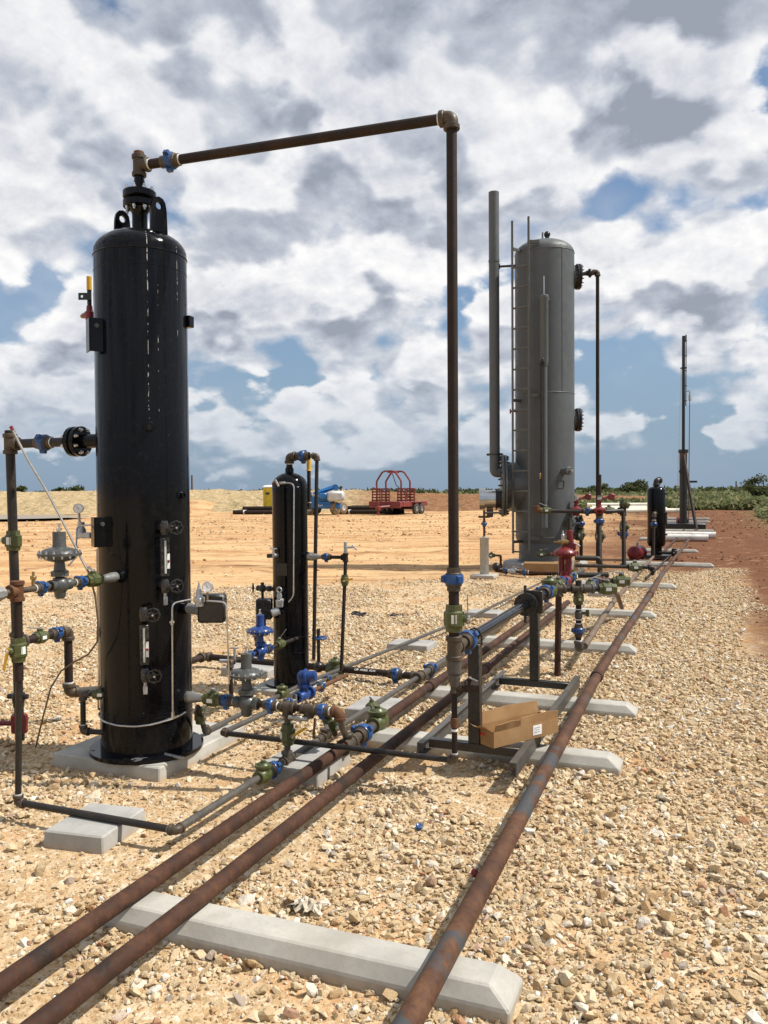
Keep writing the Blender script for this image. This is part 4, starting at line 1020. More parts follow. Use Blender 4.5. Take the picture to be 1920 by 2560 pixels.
bolts(T, b0 + UP * .08, UP, .041, 6, .006, .012, M['navy'], both=.02)
part(T, 'tail_cock', MB().cyl(b0 - gd * .11 - UP * .01, b0 - gd * .16 - UP * .02 - pvec(.05, 0, 0), .012, n=10).cyl(b0 - gd * .11 - UP * .05, b0 - gd * .11 + UP * .03, .009, n=10), M['galv'])
for dd in (-.22, ): union(T, b0 + gd * dd, gd, .0165, tape=0)
pipe(T, [b0 + gd * .09, b0 + gd * .16], .0165, 'orange_rust')
T = thing('rusty_pipe_branch', 'orange brown pipe stub with two blue unions beside the blue pump valve', 'pipework', tuple(b0 + gd * .3))
union(T, b0 + gd * .27, gd, .0165)
pipe(T, [b0 + gd * .16, b0 + gd * .70], .0165, 'orange_rust')
union(T, b0 + gd * .46 + pvec(-.06, .03, .01), gd, .015, tape=0)
pipe(T, [b0 + gd * .30 + pvec(-.06, .03, .01), b0 + gd * .62 + pvec(-.06, .03, .01)], .013, 'greypipe')

# ================================================================ flanged run on the left of the tall vessel
z = 1.98
T = thing('flanged_pipe_run', 'dark vertical pipe with bolted black flange at left of tall vessel', 'pipework', (-4.331, 4.17, 0))
bp = pvec(-4.331, V1Y, 0)
fx = (-3.767, 4.17, 1.98)
part(T, 'nozzle', MB().cyl((V1X - .25, V1Y, z), (fx[0] + .03, V1Y, z), .045, n=20), M['black'])
flange_pair(T, fx, (1, 0, 0), .096, .035, .012, 8, .0125, 'black', .39)
part(T, 'weld_neck', MB().lathe((fx[0] - .04, V1Y, z), (-1, 0, 0), [(0, .055), (.03, .046), (.06, .032)], 18), M['black'])
pipe(T, [(fx[0] - .09, V1Y, z), (bp.x + .05, V1Y, z)], .030, 'darkpipe')
union(T, (-4.043, 4.17, 1.98), (1, 0, 0), .030, 'darkblue' if 'darkblue' in M else 'blue')
tee(T, bp + UP * z, UP, (1, 0, 0), .0305)
part(T, 'pipe_plug', MB().cyl(bp + UP * (z + .065), bp + UP * (z + .09), .033, n=16, bev=.004), M['brownpipe'])
low = bp + pvec(.06, -.02, 0)
pipe(T, [bp + UP * (z - .05), low + UP * .02], .030, 'darkpipe')
def on_bp(zz): return low.lerp(bp + UP * z, zz / z)
ballvalve(T, on_bp(1.342), UP, (-.9, -.2, 0), .030, k=.85, lever=None)
part(T, 'coupling', MB().cyl(on_bp(1.05), on_bp(.99), .041, n=8), M['brownpipe'])
part(T, 'hand_valve', MB().lathe(on_bp(.34), (0, 0, -1), [(0, .03), (.01, .042), (.05, .042), (.08, .035), (.10, .035)], 14).cyl(on_bp(.31) - pvec(.07, .02, 0), on_bp(.31) + pvec(.06, .02, 0), .017, n=10), M['matblack'])
part(T, 'red_valve', MB().box(on_bp(.13), (.10, .07, .13), None, .012).cyl(on_bp(.13), on_bp(.13) - pvec(.14, .04, 0), .016, n=10), M['red'])

# ---------------------------------------------------------------- lower loop with olive valve behind it
T = thing('drain_loop', 'brown pipe loop with olive valve and blue union left of tall vessel', 'pipework', (bp.x, V1Y + .4, 0))
N = on_bp(.667)
tee(T, N, UP, (0, 1, 0), .0305)
e0 = V_((-4.3, 4.634, 0.667))
pipe(T, [N + pvec(0, .05, 0), e0 - pvec(0, .05, 0)], .0285, 'brownpipe')
ballvalve(T, (-4.3, 4.369, 0.667), (0, 1, 0), UP, .024, k=.85, lever='galv', lev=(-1, 0, 0))
union(T, (-4.3, 4.521, 0.667), (0, 1, 0), .026)
elbow(T, e0, (0, -1, 0), -UP, .030)
e1 = pvec(e0.x, e0.y, .225)
pipe(T, [e0 - UP * .05, e1 + UP * .05], .029, 'brownpipe')
elbow(T, e1, UP, (.55, .83, 0), .030)
pipe(T, [e1 + pvec(.025, .04, 0), e1 + pvec(.34, .30, 0)], .028, 'greypipe')
# small drain under the vessel
T = thing('small_drain_run', 'small black drain elbow with olive valve low at vessel left side', 'pipework', (-3.818, 4.227, 0))
q1 = V_((-3.531, 3.919, 0.444)); q2 = V_((-3.528, 3.914, 0.22))
elbow(T, q1, (.9, .42, 0), -UP, .017, tape=(1, 0)); pipe(T, [q1, q2], .016, 'darkpipe'); elbow(T, q2, UP, (.95, .2, 0), .017)
pipe(T, [q1, q1 + pvec(.16, .06, 0)], .016, 'darkpipe'); pipe(T, [q2, q2 + pvec(.25, .05, 0)], .016, 'darkpipe')
ballvalve(T, q1 + pvec(.10, .045, 0), (.9, .4, 0), UP, .019)

# ================================================================ grey control valve run on the left
T = thing('left_control_run', 'grey diaphragm control valve line at the left edge, feeding low black pipe', 'pipework', (-3.26, 3.14, 0))
N = V_((-3.221, 3.898, 1.167)); ZR = N.z; dY = Vector((0, -1, 0))
def y4(y): return pvec(N.x, y, ZR)
part(T, 'nozzle', MB().lathe(y4(3.94), dY, [(0, .05), (.03, .045), (.06, .034), (.075, .032)], 18), M['black'])
reducer(T, y4(3.86), y4(3.735), .028, .020, 'galv')
ballvalve(T, y4(3.67), dY, UP, .021, lever='galv', lev=(-.5, .3, .1))
union(T, y4(3.572), dY, .019)
pipe(T, [y4(3.735), y4(2.6)], .0155, 'fitting')
control_valve(T, y4(3.418), dY, .112, .163, .085, .034, .021)
union(T, y4(3.288), dY, .019)
q = y4(3.255) + pvec(-.01, -.01, 0)
sv = part(T, 'bleed_valve', MB().cyl(q, q + UP * .06, .010, n=10).box(q + UP * .055, (.03, .02, .02), None, .003).cyl(q + UP * .065, q + UP * .085, .007, n=8), M['brass'])
cp = pvec(N.x - .045, 3.14, 0)
tee(T, y4(3.13), UP, dY, .023, 'orange_rust')
pipe(T, [y4(3.13) + UP * .05, pvec(N.x, 3.13, .72)], .022, 'brownpipe')
ballvalve(T, pvec(N.x, 3.13, 0.8751), UP, (-.2, -1, 0), .023, lever='yellow', lev=(-.3, 0, -1))
pipe(T, [pvec(N.x, 3.13, .72), pvec(N.x - .03, 3.14, .10)], .0155, 'darkpipe')
ballvalve(T, y4(2.99), dY, UP, .020, 'galv', 'blue', (0, 0, 1), sticker=False)
e1 = pvec(N.x - .03, 3.14, .10)
elbow(T, e1, UP, (1, 0, 0), .0175, 'fitting')
e2 = pvec(-2.295, 3.135, .10)
pipe(T, [e1, e2], .017, 'darkpipe')
elbow(T, e2, (-1, 0, 0), (0, 1, 0), .0175, 'fitting', tape=(1, 1))

# ---------------------------------------------------------------- thin valve line towards the meter
T = thing('thin_valve_line', 'thin grey pipe line with olive check valve in front of tall vessel', 'pipework', (-2.30, 4.0, 0))
def yE(y): return pvec(-2.30, y, .10)
pipe(T, [yE(3.17), yE(6.5)], .0195, 'greypipe')
checkvalve(T, yE(3.93), (0, 1, 0), UP, .024)
union(T, yE(4.04), (0, 1, 0), .023)
tee(T, yE(4.20), (0, 1, 0), UP, .022)
coupling(T, yE(4.62), (0, 1, 0), .021, .06)
tee(T, yE(4.70), (0, 1, 0), UP, .021)
ballvalve(T, yE(5.47), (0, 1, 0), UP, .020, sticker=False, lev=(.2, -.8, .4))
tee(T, yE(6.50), (0, 1, 0), (-1, 0, 0), .030)
union(T, yE(6.80), (0, 1, 0), .030)
pipe(T, [yE(6.50), yE(9.6)], .029, 'greypipe')

# ================================================================ second grey control valve run, right of the tall vessel
T = thing('right_control_run', 'grey diaphragm control valve line between tall vessel and rusty pipelines', 'pipework', (-2.5, 4.17, 0))
N = V_((-2.985, 4.167, 0.409)); ZR = N.z + .01; YR = N.y; dX = Vector((1, 0, 0))
def x5(x): return pvec(x, YR, ZR)
part(T, 'nozzle', MB().lathe(x5(-3.04), dX, [(0, .05), (.05, .046), (.075, .036), (.085, .032)], 18), M['black'])
reducer(T, x5(-2.965), x5(-2.84), .034, .022, 'galv')
ballvalve(T, x5(-2.775), dX, UP, .023, lever='galv', lev=(.5, -.6, .2))
union(T, x5(-2.682), dX, .022)
control_valve(T, x5(-2.545), dX, .104, .168, .09, .031, .023)
pipe(T, [x5(-2.84), x5(-1.955)], .0195, 'brownpipe')
union(T, x5(-2.385), dX, .021)
tee(T, x5(-2.275), dX, -UP, .021)
ballvalve(T, pvec(-2.275, YR, .262), UP, (.8, -.6, 0), .023, lever='yellow', lev=(.75, .1, .5))
pipe(T, [x5(-2.275), pvec(-2.285, YR + .01, .12)], .0185, 'greypipe')
tee(T, x5(-2.14), dX, -UP, .021)
pipe(T, [x5(-2.14), pvec(-2.14, YR + .28, .30), pvec(-2.20, YR + .47, .14)], .018, 'brownpipe', .08)
ballvalve(T, pvec(-2.15, YR + .29, .27), (0, .5, -.8), (1, 0, 0), .022, lever=None)
q = x5(-2.14) + pvec(.01, -.03, -.03)
part(T, 'relief_cock', MB().cyl(q - pvec(.12, .0, .02), q - pvec(.0, 0, .02), .013, n=10).box(q - pvec(.06, 0, .02), (.05, .03, .03), None, .004), M['galv'])
part(T, 'red_lever', MB().box(q + pvec(.05, -.02, -.06), (.014, .008, .12), Euler((0, .1, 0)).to_matrix(), .003), M['orange_rust'])
union(T, x5(-2.055), dX, .021)
elbow(T, x5(-1.945), (-1, 0, 0), -UP, .022, 'orange_rust')
pipe(T, [x5(-1.945) - UP * .04, pvec(-1.985, YR + .12, .29), pvec(-2.05, 4.48, .19)], .0185, 'greypipe', .05)
# ---------------------------------------------------------------- thin line along the vessels
T = thing('thin_gravel_line', 'long thin grey pipe running beside both black vessels toward the tower', 'pipework', (-3.08, 4.5, 0))
f0 = pvec(-3.06, 4.50, .105)
q = V_((-2.855, 4.123, 0.375))
pipe(T, [f0, pvec(-3.08, 5.9, .105), pvec(-2.98, 7.3, .10), V_((-2.854, 8.995, 0.1)), V_((-2.789, 9.849, 0.1)), V_((-2.707, 14.769, 0.1))], .0165, 'greypipe')
elbow(T, f0, (0, 1, 0), UP, .018)
pipe(T, [f0, q], .0165, 'brownpipe')
ballvalve(T, f0.lerp(q, .68), UP, (.9, -.4, 0), .019, lever='galv', lev=(.3, -.2, .9), sticker=False)
checkvalve(T, pvec(-3.075, 5.55, .11), (0, 1, 0), UP, .022)

# ================================================================ piping on the short vessel
T = thing('vessel_top_loop', 'pipe loop with blue union from short vessel top down its right side', 'pipework', (V2X + .25, V2Y, 0))
zt = 1.945
elbow(T, v2 + UP * zt, -UP, (1, 0, 0), .0265, 'fitting', tape=(1, 0))
pipe(T, [v2 + UP * 1.85, v2 + UP * (zt - .05)], .026, 'brownpipe')
xq = V_((-3.035, 6.1, 1.945))
union(T, (-3.164, 6.1, 1.945), (1, 0, 0), .0265, tape=0, ph=.8)
pipe(T, [v2 + UP * zt + pvec(.05, 0, 0), xq - pvec(.03, 0, 0)], .0165, 'brownpipe')
elbow(T, xq, (-1, 0, 0), -UP, .0185, 'fitting')
pipe(T, [xq - UP * .03, pvec(xq.x - .035, xq.y - .02, .27)], .0155, 'darkpipe')
T = thing('relief_stack', 'short brown relief pipe with yellow sleeve behind the short vessel', 'pipework', (V2X + .1, V2Y + .25, 1.2))
q = V_((-3.196, 6.269, 1.885)); w = V_((-3.192, 6.261, 1.52))
pipe(T, [q - UP * .03, w], .016, 'brownpipe'); part(T, 'yellow_sleeve', MB().cyl(q + UP * .05, q - UP * .06, .019, n=14).torus(q - UP * .055, UP, .021, .004, 16, 6), M['yellow'])
elbow(T, w, UP, (-.9, -.3, 0), .017); pipe(T, [w, w - pvec(.16, .12, 0)], .016, 'brownpipe')

T = thing('vessel_side_drop', 'brown drop pipe with yellow handled valve right of short vessel', 'pipework', (V2X + .5, V2Y, 0))
N = V_((-3.145, 6.082, 1.118)); 
def x6(x): return (-3.124, 6.082, 1.118) 
a_ = V_((-3.115, 6.082, 1.118)); b_ = V_((-2.986, 6.082, 1.118)); c_ = V_((-2.947, 6.082, 1.118)); d_ = V_((-2.776, 6.082, 1.118))
reducer(T, a_, b_, .034, .017, 'galv'); union(T, c_, (1, 0, 0), .018, tape=0); pipe(T, [b_, d_], .0145, 'brownpipe')
tee(T, d_, UP, (-1, 0, 0), .016, 'brownpipe')
part(T, 'bleed_valve', MB().cyl(d_ + UP * .03, d_ + UP * .125, .014, n=12).cyl(d_ + UP * .08, d_ + UP * .085 + pvec(.06, .02, 0), .010, n=10).cyl(d_ + UP * .10 + pvec(.05, .02, 0), d_ + UP * .06 + pvec(.085, .03, 0), .007, n=8), M['instr'])
pipe(T, [d_ - UP * .03, pvec(d_.x, d_.y - .1, .22)], .0145, 'brownpipe')
ballvalve(T, pvec(d_.x, d_.y - .02, 0.935), UP, (.3, -.95, 0), .017, lever='yellow', lev=(.9, .2, .25), sticker=False)

# blue control valve run, between the vessels
T = thing('blue_control_run', 'bright blue diaphragm control valve at the foot of the short vessel', 'pipework', (-3.17, 5.4, 0))
N = V_((-3.176, 6.008, 0.45))
def y8(y): return pvec(N.x - .01, y, N.z)
ballvalve(T, y8(5.72), dY, UP, .020, lever='galv', lev=(.4, .2, .6), sticker=False)
pipe(T, [y8(6.02), y8(4.98)], .0155, 'brownpipe')
union(T, y8(5.55), dY, .018, tape=0)
control_valve(T, y8(5.42), dY, .104, .155, .09, .031, .020, 'navy')
union(T, y8(5.27), dY, .018, tape=0)
elbow(T, y8(5.0), (0, 1, 0), -UP, .018)
pipe(T, [y8(5.0), pvec(N.x, 5.0, .14)], .0155, 'brownpipe')
part(T, 'bleed_valve', MB().cyl(y8(5.06), y8(5.06) + UP * .09, .009, n=10).cyl(y8(5.06) + UP * .09 - pvec(.03, .01, 0), y8(5.06) + UP * .09 + pvec(.03, .01, 0), .006, n=8).cyl(y8(5.04) - pvec(.09, .03, 0), y8(5.04) + pvec(.02, 0, 0), .014, n=10), M['instr'])
handwheel(T, y8(5.52) + pvec(-.10, 0, .08), (-.7, -.7, 0), .030)

# long low line behind both vessels into the thin valve line
T = thing('low_cross_line', 'dark stencilled pipe with olive check valve crossing the gravel behind', 'pipework', (-2.9, 6.5, 0))
YL, ZL = 6.62, .095
pipe(T, [(-4.50, 6.15, ZL), (-4.50, YL, ZL), (-2.36, YL - .10, ZL)], .030, 'brownpipe', .10)
elbow(T, (-4.50, YL, ZL), (0, -1, 0), (1, 0, 0), .031, 'fitting', tape=(0, 0))
checkvalve(T, pvec(-3.10, YL - .065, ZL), (1, 0, 0), UP, .031)
q = V_((-3.166, 6.236, 0.212))
part(T, 'hand_valve', MB().sphere(pvec(-3.27, YL - .05, ZL), .05, 14, 8).cyl(pvec(-3.27, YL - .05, ZL), pvec(-3.27, YL - .05, ZL + .34), .016, n=10), M['matblack'])
handwheel(T, pvec(-3.26, YL - .05, ZL + .26), UP, .06, 'blue')
union(T, pvec(-2.52, YL - .09, ZL), (1, 0, 0), .031)
for s_, zz, nn_, sz_ in (('OK  A106B  A53B', .016, .0255, .026), ('SMLS', -.010, .0288, .026)):
    xx = -2.80 if s_ != 'SMLS' else -2.66
    text_part(T, s_, pvec(xx, YL - .080 - nn_, ZL + zz), Matrix(((1, 0, 0), (0, 0, 1), (0, -1, 0))).transposed() @ Matrix.Rotation(rad(-32 if zz > 0 else 8), 3, 'X'), sz_, M['tape'], 'stencil')
# ================================================================ steel meter skid
T = thing('meter_skid', 'black steel skid frame with two square posts on concrete beams', 'skid', (-1.31, 5.6, .09))
def channel(p0, p1, h, w, t, mat, name):
    """C-section from p0 to p1"""
    p0 = V_(p0); p1 = V_(p1); a = (p1 - p0).normalized(); side = a.cross(UP).normalized(); L = (p1 - p0).length
    ol = [(0, 0), (w, 0), (w, t), (t, t), (t, h - t), (w, h - t), (w, h), (0, h)]
    mb = MB(); b = len(mb.v); n = len(ol)
    for p in (p0, p1):
        for (x, y) in ol: mb.v.append(p + side * x + UP * y)
    mb.f.append(tuple(range(n - 1, -1, -1))); mb.f.append(tuple(range(n, 2 * n)))
    for i in range(n): mb.f.append((i, (i + 1) % n, n + (i + 1) % n, n + i))
    return part(T, name, mb, M[mat], ang=30)
channel((-1.63, 4.56, .092), (-1.63, 6.66, .092), .078, .04, .007, 'greypipe', 'side_channel')
channel((-1.00, 6.66, .092), (-1.00, 4.40, .092), .078, .04, .007, 'greypipe', 'side_channel')
for y in (4.68, 6.40):
    part(T, 'cross_beam', MB().box((-1.315, y, .145), (.545, .058, .05), None, .003), M['matblack'])
    part(T, 'post', MB().box((-1.31, y + .005, (.17 + .755) / 2), (.070, .066, .755 - .17), None, .004), M['matblack'])
    part(T, 'pipe_clamp', MB().tube([(-1.352, y, .75), (-1.352, y, .80), (-1.335, y, .835), (-1.31, y, .845), (-1.285, y, .835), (-1.268, y, .80), (-1.268, y, .75)], .006, 8), M['matblack'])
# ================================================================ meter tube with orifice fitting
T = thing('meter_tube', 'glossy black meter tube with orifice fitting resting on skid posts', 'pipework', (-1.31, 5.2, .75))
ZM = .800
def yM(y): return pvec(-1.312, y, ZM)
pipe(T, [yM(4.34), yM(4.48)], .029, 'fitting')
union(T, yM(4.52), (0, 1, 0), .033)
part(T, 'tube', MB().cyl(yM(4.55), yM(6.80), .0345, n=24), M['black'])
of = part(T, 'orifice_fitting', MB().lathe(yM(6.08), (0, 1, 0), [(0, .035), (0, .086), (.025, .086), (.027, .07), (.035, .07), (.037, .086), (.062, .086), (.062, .035)], 26).box(yM(6.11) + pvec(.05, .045, .015), (.13, .03, .17), None, .004), M['matblack'])
part(of, 'gate_rod', MB().cyl(yM(6.12) + pvec(-.01, 0, -.14), yM(6.12) + pvec(-.01, 0, .14), .011, n=10), M['matblack'])
part(of, 'retainer_bar', MB().box(yM(6.15) + pvec(.105, .02, .01), (.008, .008, .17), None, .001), M['zinc'])
bolts(of, yM(6.08), (0, -1, 0), .070, 8, .008, .016, M['matblack'])
part(T, 'thermowell', MB().cyl(yM(6.52), yM(6.52) + UP * .06, .012, n=10).cyl(yM(6.62), yM(6.62) + UP * .055, .011, n=10), M['matblack'])
union(T, yM(6.86), (0, 1, 0), .036)
# ================================================================ olive valve manifold
T = thing('valve_manifold', 'manifold of olive green valves on a brown standpipe beyond the meter', 'pipework', (-1.29, 7.35, 0))
checkvalve(T, yM(7.03), (0, 1, 0), UP, .036)
pipe(T, [yM(6.9), yM(8.9)], .028, 'fitting')
tee(T, pvec(-1.29, 7.36, .775), (.93, .37, 0), -UP, .029)
pipe(T, [pvec(-1.29, 7.36, .74), pvec(-1.30, 7.34, -.02)], .028, 'rust', name='standpipe')
lat = Vector((.93, .37, 0)); m0 = pvec(-1.29, 7.36, .775)
pipe(T, [m0, m0 + lat * .40], .028, 'darkpipe')
tee(T, m0 + lat * .175, lat, -UP, .029)
part(T, 'pipe_plug', MB().cyl(m0 + lat * .175, m0 + lat * .175 + UP * .075, .027, n=14), M['darkpipe'])
tee(T, m0 + lat * .25, lat, (0, 1, 0), .029, 'greypipe')
ballvalve(T, m0 + lat * .43, lat, UP, .0295, lev=(-.8, .4, .1))
# drop to the pale pipe
d0_ = m0 + lat * .175
ballvalve(T, d0_ - UP * .085, UP, (.3, -.9, 0), .026, lever=None, k=.8)
pipe(T, [d0_, pvec(d0_.x, d0_.y, .26)], .0255, 'brownpipe')
for zz in (.64, .59, .50, .40): part(T, 'thread_tape', MB().cyl(pvec(d0_.x, d0_.y, zz), pvec(d0_.x, d0_.y, zz + .008), .029, n=14), M['tape'])
coupling(T, pvec(d0_.x, d0_.y, .545), UP, .027, .06, 'greypipe')
part(T, 'bleed_valve', MB().cyl(pvec(d0_.x, d0_.y, .56), pvec(d0_.x + .07, d0_.y + .02, .56), .012, n=10).box(pvec(d0_.x + .075, d0_.y + .02, .56), (.03, .03, .06), None, .005), M['green'])
union(T, pvec(d0_.x, d0_.y, .405), UP, .027)
elbow(T, pvec(d0_.x, d0_.y, .25), UP, (-.03, 1, -.03), .028, 'greypipe')
# onward line with union and rusty tee
o0 = m0 + lat * .25
ballvalve(T, o0 + pvec(0, .20, 0), (0, 1, 0), UP, .027, lev=(.5, .5, .2))
union(T, o0 + pvec(0, .36, 0), (0, 1, 0), .027)
pipe(T, [o0, o0 + pvec(0, .62, 0)], .0255, 'greypipe')
tee(T, o0 + pvec(0, .68, 0), (0, 1, 0), (1, .2, 0), .030, 'orange_rust')
pipe(T, [o0 + pvec(0, .68, 0), o0 + pvec(.17, .72, 0)], .028, 'brownpipe')
ballvalve(T, o0 + pvec(.22, .73, .0), (1, .2, 0), UP, .030, lev=(-.8, .4, .1))
pipe(T, [o0 + pvec(0, .72, 0), o0 + pvec(-.02, 2.6, -.35), o0 + pvec(-.05, 3.4, -.62)], .028, 'rust_pale')
pipe(T, [yM(8.35), yM(8.35) + lat * .34], .028, 'darkpipe')
# ================================================================ red pilot regulator
T = thing('red_regulator', 'tall red pilot regulator with broad diaphragm disc above the manifold', 'regulator', (-1.312, 8.0, .75))
yb = 7.82
part(T, 'body', MB().lathe(yM(yb - .11), (0, 1, 0), [(0, .028), (0, .045), (.03, .045), (.06, .055), (.11, .065), (.16, .055), (.19, .045), (.22, .045), (.22, .028)], 18).cyl(yM(yb), yM(yb) + UP * 0.094, .045, n=16), M['red'])
union(T, yM(yb - .19), (0, 1, 0), .033, tape=0); union(T, yM(yb + .22), (0, 1, 0), .033, tape=0)
ballvalve(T, yM(yb - .36), (0, 1, 0), UP, .028, lever='galv', lev=(0, .1, 1)); ballvalve(T, yM(yb + .42), (0, 1, 0), UP, .028, lev=(0, .6, .5))
for dx in (-.032, .032): part(T, 'column', MB().cyl(yM(yb) + pvec(dx, 0, 0.072), yM(yb) + pvec(dx, 0, 0.259), .030, n=14), M['red'])
part(T, 'diaphragm_case', MB().lathe(yM(yb) + UP * 0.259, UP, [(-.05, 0), (-.05, .042), (-.02, .098), (-.006, .106), (-.006, .130), (.006, .130), (.006, .106), (.022, .098), (.055, .046), (.06, 0)], 28), M['red'])
bolts(T, yM(yb) + UP * 0.264, UP, .119, 12, .007, .014, M['red'], both=.012)
part(T, 'pilot_block', MB().box(yM(yb) + pvec(.055, .02, 0.324), (.085, .06, .07), None, .006).cyl(yM(yb) + pvec(.0, 0, 0.288), yM(yb) + pvec(0, 0, 0.331), .035, n=14), M['red'])
part(T, 'spring_case', MB().cyl(yM(yb) + pvec(.045, .02, 0.360), yM(yb) + pvec(.035, .02, 0.475), .032, n=16, bev=.004).cyl(yM(yb) + pvec(.045, .02, 0.346), yM(yb) + pvec(.045, .02, 0.371), .040, n=16), M['red'])
part(T, 'sensing_pipe', MB().cyl(yM(yb) + pvec(.035, .02, 0.475), yM(yb) + pvec(.03, .02, 0.576), .016, n=12).cyl(yM(yb) + pvec(.03, .02, 0.576), yM(yb) + pvec(.03, .02, 0.587), .020, n=12), M['brownpipe'])
part(T, 'brass_valve', MB().lathe(yM(yb) + pvec(-.06, -.02, 0.364), (1, .2, 0), [(0, 0), (0, .018), (.03, .02), (.04, .032), (.08, .032), (.09, .02), (.10, .02)], 12).cyl(yM(yb) + pvec(-.10, -.02, 0.364), yM(yb) + pvec(-.05, -.02, 0.364), .008, n=8), M['brass'])
part(T, 'needle_cock', MB().lathe(yM(yb) + pvec(-.015, -.02, 0.382), UP, [(0, 0), (0, .014), (.05, .016), (.06, .008), (.09, .007), (.09, 0)], 10), M['instr'])
part(T, 'lever', MB().cyl(yM(yb) + pvec(.08, .0, 0.360), yM(yb) + pvec(.14, .0, 0.328), .006, n=8), M['zinc'])
# ================================================================ open cardboard carton
bx0, bx1, bx2 = V_((-1.179, 4.604, 0.172)), V_((-0.891, 5.049, 0.172)), V_((-1.292, 4.725, 0.172))
T = thing('cardboard_box', 'open brown cardboard carton with white label on the steel skid', 'box', tuple(bx0))
ux = (bx1 - bx0); Lx = ux.length; ux.normalize(); uy = Vector((-ux.y, ux.x, 0)); Ly = .165; hb = .092; th = .004
Rb = Matrix((ux, uy, UP)).transposed(); c0 = bx0 + ux * Lx / 2 + uy * Ly / 2
part(T, 'base', MB().box(c0 + UP * .003, (Lx, Ly, th), Rb), M['card'])
for s, nm in ((0, 'front_panel'), (1, 'back_panel')): part(T, nm, MB().box(bx0 + ux * Lx / 2 + uy * (Ly * s) + UP * hb / 2, (Lx, th, hb), Rb), M['card'])
for s in (0, 1): part(T, 'end_panel', MB().box(bx0 + ux * (Lx * s) + uy * Ly / 2 + UP * hb / 2, (th, Ly - .006, hb), Rb), M['card'])
def flap(p0, p1, out, h, ang):
    p0 = V_(p0); p1 = V_(p1); e = (p1 - p0).normalized(); dv = (UP * math.sin(ang) + V_(out).normalized() * math.cos(ang))
    L = (p1 - p0).length; pts = []
    nseg = 6; rr3 = random.Random(int(L * 1000))
    mb = MB(); nrm = e.cross(dv).normalized()
    for i in range(nseg + 1):
        t = i / nseg; hh = h * (1 - .10 * math.sin(t * 9) * .6 - (.06 if i in (0, nseg) else 0)); w = rr3.uniform(-.004, .004)
        for o in (-.0018, .0018):
            mb.v.append(p0.lerp(p1, t) + nrm * o); mb.v.append(p0.lerp(p1, t) + dv * hh + nrm * (o + w * 2))
    for i in range(nseg):
        a, b = i * 4, i * 4 + 4
        mb.f += [(a, b, b + 1, a + 1), (a + 2, a + 3, b + 3, b + 2), (a + 1, b + 1, b + 3, a + 3), (a, a + 2, b + 2, b)]
    mb.f += [(0, 1, 3, 2), (nseg * 4, nseg * 4 + 2, nseg * 4 + 3, nseg * 4 + 1)]
    part(T, 'flap', mb, M['card'], ang=20)
tz = UP * hb
flap(bx0 + tz + ux * .005, bx0 + tz + ux * (Lx * .38), -uy, .050, rad(72)); flap(bx0 + tz + ux * (Lx * .40), bx0 + tz + ux * (Lx - .004), -uy, .052, rad(82))
flap(bx0 + uy * Ly + tz, bx0 + uy * Ly + tz + ux * Lx, uy, .075, rad(78))
flap(bx0 + tz + uy * .01, bx0 + uy * (Ly - .01) + tz, -ux, .06, rad(28))
part(T, 'shipping_label', MB().box(bx0 + ux * (Lx * .66) + UP * .048 - uy * .0032, (.074, .0016, .058), Rb), M['sticker'])
mb = MB()
for k, w in enumerate((.042, .03, .046)): mb.box(bx0 + ux * (Lx * .66) + UP * (.061 - .013 * k) - uy * .0043, (w, .001, .0022), Rb)
part(T, 'label_print', mb, M['ink'], kind='stuff')
part(T, 'red_print', MB().box(bx0 - ux * .0026 + uy * .09 + UP * .062, (.001, .045, .012), Rb), M['redink'])
# ================================================================ grey heater tower
TX, TY, TR = -3.43, 17.9, .627
tw = pvec(TX, TY, 0); LA = Vector((.928, .372, 0)); DE = Vector((-.372, .928, 0))
def tld(lat, dp, z): return tw + LA * lat + DE * dp + UP * z
T = thing('grey_tower', 'tall grey steel tower vessel with manway flanges and ladder brackets', 'vessel', (TX, TY, .12))
prof = [(.52, .55), (.56, .60), (.62, TR - .005), (.68, TR), (6.66, TR)]
for i in range(0, 11):
    a = math.pi / 2 * i / 10; prof.append((6.70 + .30 * math.sin(a), TR * math.cos(a) if i < 10 else 0))
sh = part(T, 'shell', MB().lathe(tw, UP, prof, 56), M['towergrey'])
for z in (.66, 3.70, 6.69): part(sh, 'weld_seam', MB().torus(tw + UP * z, UP, TR, .008, 56, 6), M['towergrey'])
mb = MB(); a0 = math.atan2(-.83, .50)
for (aa, z0, z1) in ((-.42, 3.7, 6.69), ): mb.tube([tw + pvec(TR * math.cos(aa - .35), TR * math.sin(aa - .35), z0), tw + pvec(TR * math.cos(aa - .35), TR * math.sin(aa - .35), z1)], .008, 6)
part(sh, 'weld_seam', mb, M['towergrey'])
part(T, 'skirt', MB().lathe(tw, UP, [(.12, .56), (.12, .60), (.14, .60), (.14, .56), (.54, .56)], 48), M['towergrey'])
part(T, 'lifting_lug', MB().prism([(-.06, 0), (.06, 0), (.045, .2), (-.045, .2)], tw + UP * 6.97 - LA * .04, DE, UP, .02), M['towergrey'])
part(T, 'top_vent', MB().cyl(tw + UP * 6.95 + LA * .06, tw + UP * 7.13 + LA * .06, .045, n=14).sphere(tw + UP * 7.13 + LA * .06, .07, 12, 8), M['matblack'])
part(T, 'manway_rim', MB().torus(tw + UP * 6.95, UP, .25, .01, 24, 6), M['towergrey'])
